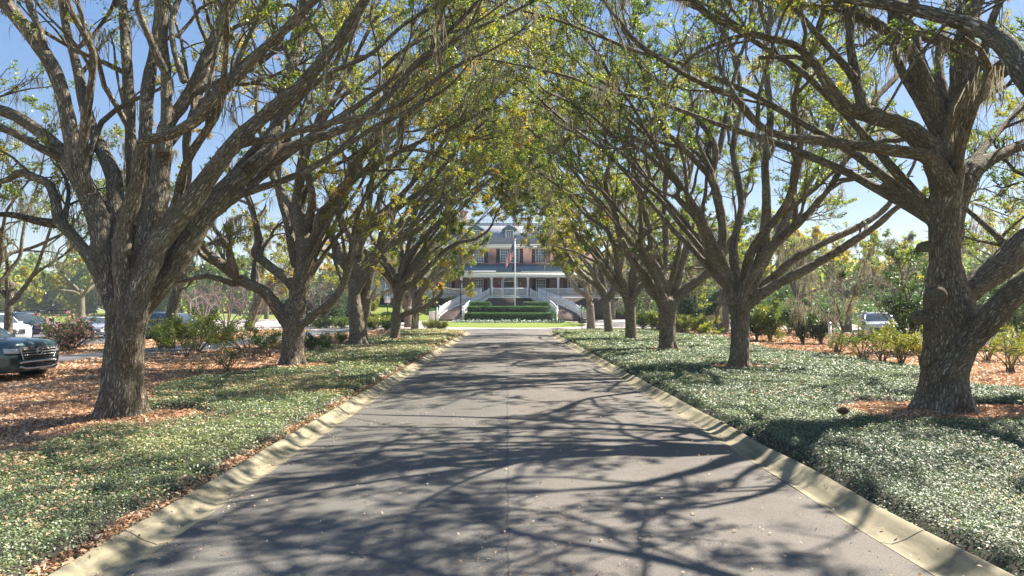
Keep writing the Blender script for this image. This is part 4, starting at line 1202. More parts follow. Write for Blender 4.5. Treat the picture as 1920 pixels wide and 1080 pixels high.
# cornice, main roof, top balustrade band
b = MB(); b.box((BX - 12.7, YW - 0.25, 10.98), (BX + 12.7, YW + 11.2, 11.3)); b.box((BX - 13, YW - 0.55, 11.3), (BX + 13, YW + 11.5, 11.52))
b.build('cornice', M['white'], house)
r0 = [(BX - 13.1, YW - 0.6, 11.53), (BX + 13.1, YW - 0.6, 11.53), (BX + 13.1, YW + 11.6, 11.53), (BX - 13.1, YW + 11.6, 11.53)]
r1 = [(BX - 9.0, YW + 4.4, 15.2), (BX + 9.0, YW + 4.4, 15.2), (BX + 9.0, YW + 7, 15.2), (BX - 9.0, YW + 7, 15.2)]
b = MB(); b.loft([r0, r1])
b.box((BX - 22.2, YW - 0.3, 7.31), (BX - 12.51, YW + 9.2, 7.5)); b.box((BX + 12.51, YW - 0.3, 7.31), (BX + 26.2, YW + 9.2, 7.5))
roof = b.build('roof', M['slate_sunlit'], house)
b = MB(); b.box((BX - 9.1, YW + 4.3, 15.2), (BX + 9.1, YW + 7.1, 15.32)); b.bar((BX - 9, YW + 4.4, 15.75), (BX + 9, YW + 4.4, 15.75), 0.1)
for k in range(37):
    x = BX - 9 + k * 0.5; b.box((x - 0.03, YW + 4.37, 15.32), (x + 0.03, YW + 4.43, 15.7))
b.build('roof_railing', M['white'], roof)
for x in (BX - 7.2, BX + 7.2):
    b = MB(); b.box((x - 0.6, YW + 6, 12), (x + 0.6, YW + 7.0, 17.2)); b.box((x - 0.7, YW + 5.9, 17.2), (x + 0.7, YW + 7.1, 17.45)); b.build('chimney', M['brick'], roof)


def window(cx, z0, z1, wd, nx, nz, y=YW, parent=house, name='window', glass='glass', fr=0.09):
    f = MB()
    f.box((cx - wd / 2 - fr, y - 0.1, z0 - fr), (cx - wd / 2, y + 0.02, z1 + fr)); f.box((cx + wd / 2, y - 0.1, z0 - fr), (cx + wd / 2 + fr, y + 0.02, z1 + fr))
    f.box((cx - wd / 2, y - 0.1, z1), (cx + wd / 2, y + 0.02, z1 + fr)); f.box((cx - wd / 2, y - 0.14, z0 - fr), (cx + wd / 2, y + 0.02, z0))
    for i in range(1, nx):
        x = cx - wd / 2 + wd * i / nx; f.box((x - 0.03, y - 0.06, z0), (x + 0.03, y - 0.022, z1))
    for i in range(1, nz):
        z = z0 + (z1 - z0) * i / nz; f.box((cx - wd / 2, y - 0.057, z - 0.03), (cx + wd / 2, y - 0.025, z + 0.03))
    o = f.build(name, M['white'], parent)
    if parent is house:
        g = MB(); g.box((cx - wd / 2, y - 0.02, z0), (cx + wd / 2, y - 0.004, z1)); g.build('pane', M[glass], o)
    else:
        g = MB(); g.box((cx - wd / 2, y - 0.02, z0), (cx + wd / 2, y - 0.004, z1)); g.build('pane', M[glass], parent)
    return o


def shutter(cx, z0, z1, wd):
    b = MB(); y = YW - 0.005
    for x0, x1 in ((cx - wd / 2, cx - wd / 2 + 0.07), (cx + wd / 2 - 0.07, cx + wd / 2)): b.box((x0, y - 0.07, z0), (x1, y, z1))
    for z in (z0, (z0 + z1) / 2 - 0.05, z1 - 0.1): b.box((cx - wd / 2 + 0.07, y - 0.068, z), (cx + wd / 2 - 0.07, y, z + 0.1))
    z = z0 + 0.12
    while z < z1 - 0.12:
        b.add([(cx - wd / 2 + 0.07, y - 0.05, z), (cx + wd / 2 - 0.07, y - 0.05, z), (cx + wd / 2 - 0.07, y - 0.012, z + 0.07), (cx - wd / 2 + 0.07, y - 0.012, z + 0.07)], [(0, 1, 2, 3)]); z += 0.075
    b.build('shutter', M['shutter'], house)


for dx, wd in ((-9.4, 1.26), (-4.62, 1.26), (4.62, 1.26), (9.3, 1.26), (14.2, 1.26), (-14.2, 1.26)):
    window(BX + dx, 4.45, 6.36, wd, 4, 5)
    for s in (-1, 1): shutter(BX + dx + s * (wd / 2 + 0.4), 4.3, 6.42, 0.5)
for dx, wd, nx in ((-9.3, 1.36, 4), (-4.6, 1.36, 4), (0, 2.65, 8), (4.6, 1.36, 4), (9.3, 1.36, 4)):
    window(BX + dx, 8.9, 10.85, wd, nx, 5)
    for s in (-1, 1): shutter(BX + dx + s * (wd / 2 + 0.4), 8.84, 10.92, 0.52)
# dormers
for dx in (-5.0, 0, 5.0):
    x = BX + dx; y = YW + 0.9
    d = MB(); d.box((x - 0.95, y, 12.1), (x + 0.95, y + 3.0, 13.9))
    d.loft([[(x - 1.15, y - 0.25, 13.9), (x + 1.15, y - 0.25, 13.9), (x, y - 0.25, 14.7)], [(x - 1.15, y + 3.4, 13.9), (x + 1.15, y + 3.4, 13.9), (x, y + 3.4, 14.7)]])
    dm = d.build('dormer', M['slate'], house)
    window(x, 12.45, 13.65, 0.95, 3, 4, y=y, parent=dm, name='dormer_window', fr=0.16)
# front door: arched surround, fanlight, dark leaf pair
b = MB(); n = 20
zc, ro_x, ro_z, ri_x, ri_z = 6.08, 1.28, 0.95, 0.84, 0.68
out = [(BX + ro_x * math.cos(a), zc + ro_z * math.sin(a)) for a in np.linspace(0, math.pi, n)]
inn = [(BX + ri_x * math.cos(a), zc + ri_z * math.sin(a)) for a in np.linspace(0, math.pi, n)]
out = [(BX + ro_x, FZ)] + out + [(BX - ro_x, FZ)]; inn = [(BX + ri_x, FZ)] + inn + [(BX - ri_x, FZ)]
out = [(x, min(z, 6.72)) for x, z in out]
v = []; q = []
for (a, c), (e, f) in zip(out, inn): v += [(a, YW - 0.16, c), (e, YW - 0.16, f), (a, YW, c), (e, YW, f)]
for i in range(len(out) - 1):
    k = i * 4; q += [(k, k + 4, k + 5, k + 1), (k + 1, k + 5, k + 7, k + 3), (k, k + 2, k + 6, k + 4)]
b.add(v, q); b.box((BX - ri_x, YW - 0.13, 6.0), (BX + ri_x, YW - 0.02, 6.16))
door = b.build('door_surround', M['white'], house)
b = MB(); b.box((BX - ri_x, YW - 0.06, FZ), (BX - 0.02, YW - 0.012, 6.0)); b.box((BX + 0.02, YW - 0.06, FZ), (BX + ri_x, YW - 0.012, 6.0))
b.build('door_leaf', M['glass'], door)
b = MB()
for k in range(1, 6):
    a = math.pi * k / 6; b.bar((BX, YW - 0.08, 6.16), (BX + ri_x * math.cos(a), YW - 0.08, 6.12 + (ri_z - 0.06) * math.sin(a)), 0.035)
for rr in (0.4, 0.7):
    p = [(BX + rr * ri_x * math.cos(a), YW - 0.075, 6.14 + rr * ri_z * math.sin(a)) for a in np.linspace(0, math.pi, 12)]
    for i in range(11): b.bar(p[i], p[i + 1], 0.03)
fan = b.build('fanlight', M['white'], door)
b = MB(); b.add([(BX, YW - 0.04, 6.16)] + [(x, YW - 0.04, z) for x, z in inn[1:-1]], t=[(0, i, i + 1) for i in range(1, n)]); b.build('fanlight_glass', M['glass'], door)
for dx in (-1.62, 1.62):
    b = MB(); b.lathe((BX + dx, YW - 0.2, 5.75), [(0.02, -0.24), (0.09, -0.2), (0.12, 0.1), (0.03, 0.22), (0.01, 0.3)], 8); b.bar((BX + dx, YW - 0.2, 5.9), (BX + dx, YW + 0.01, 5.9), 0.04)
    b.build('wall_lantern', M['brass'], house)

# curved twin stairs
def stair_xy(s, side, outer):
    xt, xb = (3.98, 9.6) if outer else (2.75, 6.3)
    a = s * math.pi / 2
    return BX + side * (xt + (xb - xt) * math.sin(a)), 97.3 - 5.9 * (1 - math.cos(a)) - (0.0 if outer else 0.0)


for side in (-1, 1):
    b = MB(); tb = MB(); N = 18
    ZB = 0.62
    for k in range(N):
        s0, s1 = k / N, (k + 1) / N + 0.012
        z = FZ - (FZ - ZB) * (k + 1) / (N + 1)
        c = [stair_xy(s0, side, False), stair_xy(s0, side, True), stair_xy(s1, side, True), stair_xy(s1, side, False)]
        for zl, zh, g, bb in ((0.2, z - 0.06, 0.0, b), (z - 0.06, z, 0.03, tb)):
            v = [(x, y - g, zl) for x, y in c] + [(x, y - g, zh) for x, y in c]
            qq = [(3, 2, 1, 0), (4, 5, 6, 7), (0, 1, 5, 4), (1, 2, 6, 5), (2, 3, 7, 6), (3, 0, 4, 7)]
            if side < 0: qq = [f[::-1] for f in qq]
            bb.add(v, qq)
    stc = b.build('staircase', M['step'], house); tb.build('treads', M['paving'], stc)
    for outer in (False, True):
        pts = []
        for s in np.linspace(0.02, 1, 15):
            x, y = stair_xy(s, side, outer)
            x += side * (-0.09 if outer else 0.09)
            pts.append((x, y, FZ - (FZ - ZB) * s + 0.02))
        x, y = stair_xy(1, side, outer)
        pts.append((x + side * (0.12 if outer else -0.12), y - 0.5, ZB - 0.02))
        r = rail_mesh(pts, 1.15, 0.12)
        for i in range(len(pts) - 1): r.bar(np.array(pts[i]) - [0, 0, 0.1], np.array(pts[i + 1]) - [0, 0, 0.1], 0.1, 0.36)
        # swept-up newel finials
        for i in (-1, -3):
            c = np.array(pts[i]); r.cbox(c + [0, 0, 0.7], (0.2, 0.2, 1.45)); r.lathe(c + [0, 0, 1.42], [(0.14, 0), (0.15, 0.05), (0.05, 0.1), (0.09, 0.17), (0.02, 0.26)], 8)
        r.build('stair_railing', M['white'], stc)
# glazed sunroom of the left wing
b = MB(); x0, x1, y, z0, z1 = -21.7, -16.4, 100.0, 3.6, 6.55
b.box((x0 - 0.2, y, z0 - 0.5), (x1 + 0.2, y + 1.15, z0)); b.box((x0 - 0.2, y - 0.05, z1), (x1 + 0.2, y + 1.15, z1 + 0.55))
for i in range(5):
    x = x0 + (x1 - x0) * i / 4; b.box((x - 0.11, y - 0.03, z0), (x + 0.11, y + 0.1, z1))
for i in range(4):
    for k in range(1, 5):
        x = x0 + (x1 - x0) * (i + k / 5) / 4; b.box((x - 0.025, y + 0.0, z0), (x + 0.025, y + 0.05, z1))
for k in range(1, 8):
    z = z0 + (z1 - z0) * k / 8; b.box((x0, y + 0.003, z - 0.025), (x1, y + 0.047, z + 0.025))
sun_room = b.build('sunroom', M['white'], house)
g = MB(); g.box((x0, y + 0.06, z0), (x1, y + 0.09, z1)); g.build('sunroom_glass', M['paleglass'], sun_room)

# ---- flagpole and flags
fx, fy = GX(965.5, 92), 92.0
fp = thing('flagpole', (fx, fy, 0.45), 'white flagpole rising behind the hedges in front of the porch', 'flagpole')
b = MB(); b.tube([(fx, fy, 0.3), (fx, fy, 6), (fx, fy, 11.3)], [0.1, 0.085, 0.05], 12); b.build('pole', M['white'], fp, True)
b = MB(); b.lathe((fx, fy, 11.35), [(0.02, -0.12), (0.1, -0.06), (0.13, 0.0), (0.1, 0.07), (0.01, 0.13)], 12); b.build('finial', M['brass'], fp, True)
b = MB(); b.cbox((fx, fy, 0.5), (0.6, 0.6, 0.3)); b.build('base', M['paving'], fp)


def m_flag():
    s = NT('striped_flag_cloth')
    a = s.new('ShaderNodeAttribute', attribute_name='bark'); sep = s.new('ShaderNodeSeparateXYZ', {0: (a, 'Vector')})
    st = s.new('ShaderNodeMath', {0: s.new('ShaderNodeMath', {0: (sep, 'Y'), 1: 6.5}, operation='MULTIPLY')}, operation='FRACT')
    red = s.new('ShaderNodeMath', {0: st, 1: 0.5}, operation='LESS_THAN')
    c = s.mix((red, 0), (0.85, 0.83, 0.82), (0.62, 0.025, 0.05))
    cx = s.new('ShaderNodeMath', {0: (sep, 'X'), 1: 0.4}, operation='LESS_THAN'); cy = s.new('ShaderNodeMath', {0: (sep, 'Y'), 1: 0.4615}, operation='GREATER_THAN')
    ca = s.new('ShaderNodeMath', {0: cx, 1: cy}, operation='MULTIPLY')
    gr = s.new('ShaderNodeVectorMath', {0: (a, 'Vector'), 1: (27.5, 20, 0)}, operation='MULTIPLY')
    star = s.vor(gr, 1.0, 'F1', 0.0)
    sm = s.new('ShaderNodeMath', {0: (star, 'Distance'), 1: 0.28}, operation='LESS_THAN')
    blue = s.mix((sm, 0), (0.02, 0.03, 0.13), (0.75, 0.75, 0.75))
    f = s.mix((ca, 0), (c, 2), (blue, 2))
    d_ = s.new('ShaderNodeBsdfDiffuse', {'Color': (f, 2)}); t_ = s.new('ShaderNodeBsdfTranslucent', {'Color': (f, 2)})
    mx = s.new('ShaderNodeMixShader', {0: 0.55}); s.t.links.new(d_.outputs[0], mx.inputs[1]); s.t.links.new(t_.outputs[0], mx.inputs[2])
    return s.done(mx)


def limp_flag(top, fly, hoist, name, mat, label, seed, lean):
    """cloth hanging in folds from its hoist edge"""
    nu, nv = 40, 26; v = []; uv = []
    for j in range(nv):
        for i in range(nu):
            u = i / (nu - 1); w_ = j / (nv - 1)
            # fly end sags: the horizontal edge hangs down along the pole in pleats
            x = -lean * fly * u * (0.55 + 0.1 * math.sin(3 * w_ + seed)) - 0.03
            yy = 0.16 * math.sin(u * 15 + seed + 1.5 * w_) * u ** 0.5 + 0.05 * math.sin(u * 31 + w_ * 4)
            z = -(1 - w_) * hoist - fly * 0.72 * u ** 1.15 + 0.05 * math.sin(u * 9 + w_ * 5)
            v.append((top[0] + x - 0.1, top[1] - 0.12 + yy, top[2] + z)); uv.append((u, w_, 0))
    q = [(j * nu + i, j * nu + i + 1, (j + 1) * nu + i + 1, (j + 1) * nu + i) for j in range(nv - 1) for i in range(nu - 1)]
    b = MB(); b.add(v, q, bark=uv)
    o = b.build(name, mat, None, True, ('bark',), origin=(top[0], top[1], top[2] - hoist))
    m = o.modifiers.new('t', 'SOLIDIFY'); m.thickness = 0.008
    return tag(o, label, 'flag')


limp_flag((fx, fy, GZ(455, fy)), 2.4, 1.9, 'striped_flag', m_flag(), 'red and white striped flag hanging limp from the flagpole', 0.4, 0.75)
limp_flag((fx, fy, GZ(493, fy)), 0.9, 0.75, 'navy_flag', m_plain('navy_cloth', (0.012, 0.018, 0.075), 0.8), 'small navy blue flag hanging below the striped flag', 2.1, 0.5)

# tall red ornament by the door
ox, oy = GX(932, 99.6), 99.6
t = thing('porch_ornament', (ox, oy, FZ), 'tall glossy red ornament standing on the porch left of the front door', 'ornament')
b = MB(); b.lathe((ox, oy, FZ), [(0.28, 0), (0.3, 0.1), (0.22, 0.25), (0.24, 0.8), (0.34, 1.15), (0.36, 1.35), (0.28, 1.5)], 18); b.build('body', M['red'], t, True)
b = MB(); b.lathe((ox, oy, FZ), [(0.28, 1.5), (0.34, 1.55), (0.33, 1.75), (0.22, 1.95), (0.06, 2.06), (0.01, 2.1)], 18); b.build('cap', m_plain('dark_red_enamel', (0.3, 0.015, 0.03), 0.4), t, True)

# hedges: clipped boxes of leaves
M['hedge'] = m_leaf('hedge_leaf', [(0, (0.04, 0.105, 0.024)), (0.5, (0.085, 0.19, 0.04)), (0.85, (0.17, 0.29, 0.06)), (1, (0.26, 0.35, 0.08))], 0.35, 0.03)
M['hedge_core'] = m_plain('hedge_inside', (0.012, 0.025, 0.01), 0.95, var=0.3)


def hedge(cx, cy, z0, z1, lx, ly, label, n, seed, curve=0.0, tint=0.45, size=0.09):
    rng = np.random.default_rng(seed)
    T = thing('clipped_hedge', (cx, cy, z0), label, 'hedge', None)
    pos = []; nr = []
    areas = np.array([lx * ly, lx * (z1 - z0), lx * (z1 - z0), ly * (z1 - z0), ly * (z1 - z0)]); ct = (n * areas / areas.sum()).astype(int)
    for f, c in enumerate(ct):
        a = rng.uniform(-0.5, 0.5, c); d = rng.uniform(-0.5, 0.5, c)
        if f == 0: p = np.stack([a * lx, d * ly, np.full(c, z1 - z0)], -1); m = (0, 0, 1)
        elif f == 1: p = np.stack([a * lx, np.full(c, -ly / 2), (d + 0.5) * (z1 - z0)], -1); m = (0, -1, 0.2)
        elif f == 2: p = np.stack([a * lx, np.full(c, ly / 2), (d + 0.5) * (z1 - z0)], -1); m = (0, 1, 0.2)
        elif f == 3: p = np.stack([np.full(c, -lx / 2), a * ly, (d + 0.5) * (z1 - z0)], -1); m = (-1, 0, 0.2)
        else: p = np.stack([np.full(c, lx / 2), a * ly, (d + 0.5) * (z1 - z0)], -1); m = (1, 0, 0.2)
        pos.append(p); nr.append(np.tile(np.array(m, float), (c, 1)))
    pos = np.concatenate(pos); nr = np.concatenate(nr)
    rr = 0.16                                            # rounded shoulders
    h = z1 - z0
    k = np.clip(1 - (np.minimum(h - pos[:, 2], 0.3)) / 0.3, 0, 1)
    for ax, l in ((0, lx), (1, ly)):
        pos[:, ax] *= 1 - k * (rr / l)
    edge = np.maximum(np.abs(pos[:, 0]) / (lx / 2), np.abs(pos[:, 1]) / (ly / 2)) > 0.96
    pos[:, 2] -= np.where(edge & (k > 0.9), 0.06, 0)
    pos += nr * (0.05 * vnoise(pos[:, 0] * 1.7 + seed, pos[:, 2] * 3 + pos[:, 1] * 2, seed))[:, None] + rng.normal(size=pos.shape) * 0.025
    pos[:, 1] -= curve * (1 - (pos[:, 0] / (lx / 2)) ** 2)
    v, q = leaf_quads(pos + [cx, cy, z0], rng, size, 0.6, up=nr, tilt=0.6)
    b = MB(); b.add(v, q, tint=np.repeat(np.clip(rng.normal(tint, 0.2, len(pos)), 0, 1), 4)); b.build('foliage', M['hedge'], T, False, ('tint',))
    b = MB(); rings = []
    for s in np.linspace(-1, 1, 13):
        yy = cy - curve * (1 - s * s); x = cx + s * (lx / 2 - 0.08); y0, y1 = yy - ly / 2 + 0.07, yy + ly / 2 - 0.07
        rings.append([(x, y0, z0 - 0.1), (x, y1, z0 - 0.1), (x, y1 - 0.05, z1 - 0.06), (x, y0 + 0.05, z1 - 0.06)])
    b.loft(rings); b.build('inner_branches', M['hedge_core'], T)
    return T


hedge(0.35, 88.3, 0.12, 1.5, 11.5, 1.5, 'longest clipped hedge, the front tier of the three before the steps', 15000, 1, 0.5)
hedge(0.3, 90.2, 0.42, 2.36, 11.0, 1.2, 'middle tier clipped hedge, above the longest front one', 13000, 2, 0.4)
hedge(GX(900, 93.5), 93.4, 0.42, 2.95, 3.0, 0.9, 'short clipped hedge of the top tier, left of the flagpole', 5000, 3)
hedge(GX(1005, 93.5), 93.4, 0.42, 2.95, 3.6, 0.9, 'short clipped hedge of the top tier, right of the flagpole', 5000, 4)
hedge(-19.6, 98.6, 2.1, 3.75, 5.2, 1.0, 'dark clipped hedge on the grass bank below the glazed sunroom', 6000, 5, tint=0.25)
hedge(-10.6, 96.6, 1.6, 3.3, 6.6, 1.0, 'dark clipped hedge on the bank below the porch rail, left of the steps', 7000, 6, tint=0.25)
hedge(-16.5, 88.6, 0.4, 1.35, 9.0, 1.1, 'low dark hedge along the foot of the grass bank', 7000, 7, tint=0.25)
# flower bed in front of the hedges
rng = np.random.default_rng(8); n = 3600
x = rng.uniform(-6.9, 7.4, n); y = 86.4 + 0.5 * rng.random(n) - 0.5 * (1 - (x / 7) ** 2) + rng.normal(0, 0.35, n)
z = 0.18 + 0.5 * rng.random(n) * (0.5 + 0.5 * np.abs(vnoise(x * 3, y * 2, 2)))
b = MB(); v, q = leaf_quads(np.stack([x, y, z], -1), rng, 0.16, 0.5, up=(0, -0.3, 0.6), tilt=0.7); b.add(v, q, tint=np.repeat(np.clip(rng.normal(0.35, 0.2, n), 0, 1), 4))
M['bedding'] = m_leaf('bedding_plants', [(0, (0.05, 0.09, 0.06)), (0.5, (0.12, 0.19, 0.11)), (0.75, (0.3, 0.36, 0.25)), (1, (0.7, 0.72, 0.65))], 0.3, 0.03)
w = 900; k = rng.integers(0, n, w); v, q = leaf_quads(np.stack([x[k], y[k] - 0.05, z[k] + 0.1], -1), rng, 0.13, 0.9, up=(0, -0.5, 0.7), tilt=0.4); b.add(v, q, tint=np.ones(len(v)))
tag(b.build('bedding_plants', M['bedding'], None, False, ('tint',)), 'white and silvery bedding flowers along the foot of the front hedge', 'flowers', kind='stuff')


# planters, lamp post, small posts
def planter(px, Y, py_top, label, seed):
    x = GX(px, Y); zt = GZ(py_top, Y); z0 = 0.3
    t = thing('planter_box', (x, Y, z0), label, 'planter')
    b = MB(); b.loft([[(x - s, Y - s, z), (x + s, Y - s, z), (x + s, Y + s, z), (x - s, Y + s, z)] for s, z in ((0.36, z0), (0.42, zt - 0.1), (0.47, zt - 0.1), (0.47, zt), (0.38, zt), (0.36, zt - 0.12))])
    b.build('box', M['white'], t)
    rng = np.random.default_rng(seed); p = rng.normal(size=(500, 3)) * np.array([0.24, 0.24, 0.16]) + [x, Y, zt + 0.12]
    b = MB(); v, q = leaf_quads(p, rng, 0.12, 0.4, up=(0, 0, 1), tilt=0.8); b.add(v, q, tint=np.repeat(rng.random(500) * 0.9, 4)); b.build('plant', M['hedge'], t, False, ('tint',))


planter(810.5, 91, 583.5, 'white square planter at the foot of the left stairs', 1)
planter(1095.5, 91, 582.5, 'white square planter at the foot of the right stairs', 2)
x, Y = GX(864, 93), 93.0
t = thing('lamp_post', (x, Y, 1.6), 'slim black lamp post on the bank left of the left stairs', 'lamp post')
b = MB(); b.lathe((x, Y, 1.3), [(0.16, 0), (0.16, 0.3), (0.09, 0.4), (0.075, 4.0), (0.1, 4.05)], 10); b.build('post', M['black'], t, True)
b = MB(); b.lathe((x, Y, 5.3), [(0.08, 0), (0.2, 0.42), (0.24, 0.46), (0.05, 0.68), (0.01, 0.78)], 8); b.build('lantern', M['black'], t)


def post_sign(px, Y, py0, py1, label, panels):
    x = GX(px, Y); z0 = float(gz(x, Y)); zt = GZ(py1, Y)
    t = thing('sign_post', (x, Y, z0), label, 'sign')
    b = MB(); b.tube([(x, Y, z0 - 0.1), (x, Y, zt)], 0.045, 8); b.build('post', M['black'], t)
    for (dx, py, w_, h_, m) in panels:
        b = MB(); b.cbox((x + dx, Y - 0.06, GZ(py, Y)), (w_, 0.05, h_)); b.cbox((x + dx, Y - 0.045, GZ(py, Y)), (w_ + 0.06, 0.03, h_ + 0.06)); b.build('panel', m, t)


post_sign(726.5, 72, 612, 570, 'thin post with a small white square sign on the left lawn', [(0, 562, 0.55, 0.6, M['white'])])
post_sign(1091.3, 68, 618, 583, 'thin black post with two small dark boards beside the farthest right oak', [(0.02, 598.5, 0.75, 0.16, M['black']), (0.02, 604, 0.75, 0.16, M['black'])])
# ------------------------------------------------------------------ vehicles
def m_paint(name, col, flake=0.25):
    s = NT(name)
    n = s.noise(s.coords(), 900, 1)
    c = s.mix((n, 'Fac'), tuple(x * 0.85 for x in col), tuple(min(1, x * 1.15) for x in col))
    return s.done(s.pr(c, 0.32, metal=flake, spec=0.5, **{'Coat Weight': 0.9, 'Coat Roughness': 0.05}))


M['tyre'] = m_plain('tyre_rubber', (0.018, 0.018, 0.019), 0.85)
M['chrome'] = m_plain('chrome', (0.75, 0.75, 0.76), 0.15, metal=1.0, var=0.02)
M['rim'] = m_plain('alloy', (0.4, 0.41, 0.42), 0.3, metal=0.9)
M['trim'] = m_plain('black_plastic', (0.016, 0.017, 0.018), 0.5)
M['carglass'] = m_glass('car_glass', (0.05, 0.065, 0.07))
M['lamp'] = m_plain('lamp_lens', (0.55, 0.58, 0.6), 0.08, spec=0.9)
M['redlens'] = m_plain('tail_lens', (0.35, 0.01, 0.01), 0.15)


def section(x, w, zb, zs, zt, crown=0.05):
    """closed body cross-section at station x"""
    half = [(0.0, zb), (w * 0.86, zb), (w * 0.95, zb + 0.06), (w * 0.985, zb + 0.22), (w, (zb + zs) / 2 + 0.06), (w * 0.985, zs - 0.02), (w * 0.955, zs + 0.04), (w * 0.88, zt - 0.03), (w * 0.72, zt + crown * 0.3), (w * 0.4, zt + crown * 0.8), (0, zt + crown)]
    return [(x, y, z) for y, z in half] + [(x, -y, z) for y, z in half[-2:0:-1]]


def densify(st, n):
    st = np.array(st, float); t = np.linspace(0, len(st) - 1, n)
    out = np.zeros((n, st.shape[1])); i = np.clip(t.astype(int), 0, len(st) - 2); u = (t - i)[:, None]
    p = np.concatenate([[2 * st[0] - st[1]], st, [2 * st[-1] - st[-2]]])
    a, b, c, d = p[i], p[i + 1], p[i + 2], p[i + 3]
    return 0.5 * ((2 * b) + (-a + c) * u + (2 * a - 5 * b + 4 * c - d) * u ** 2 + (-a + 3 * b - 3 * c + d) * u ** 3) * 0.5 + 0.5 * (b * (1 - u) + c * u)


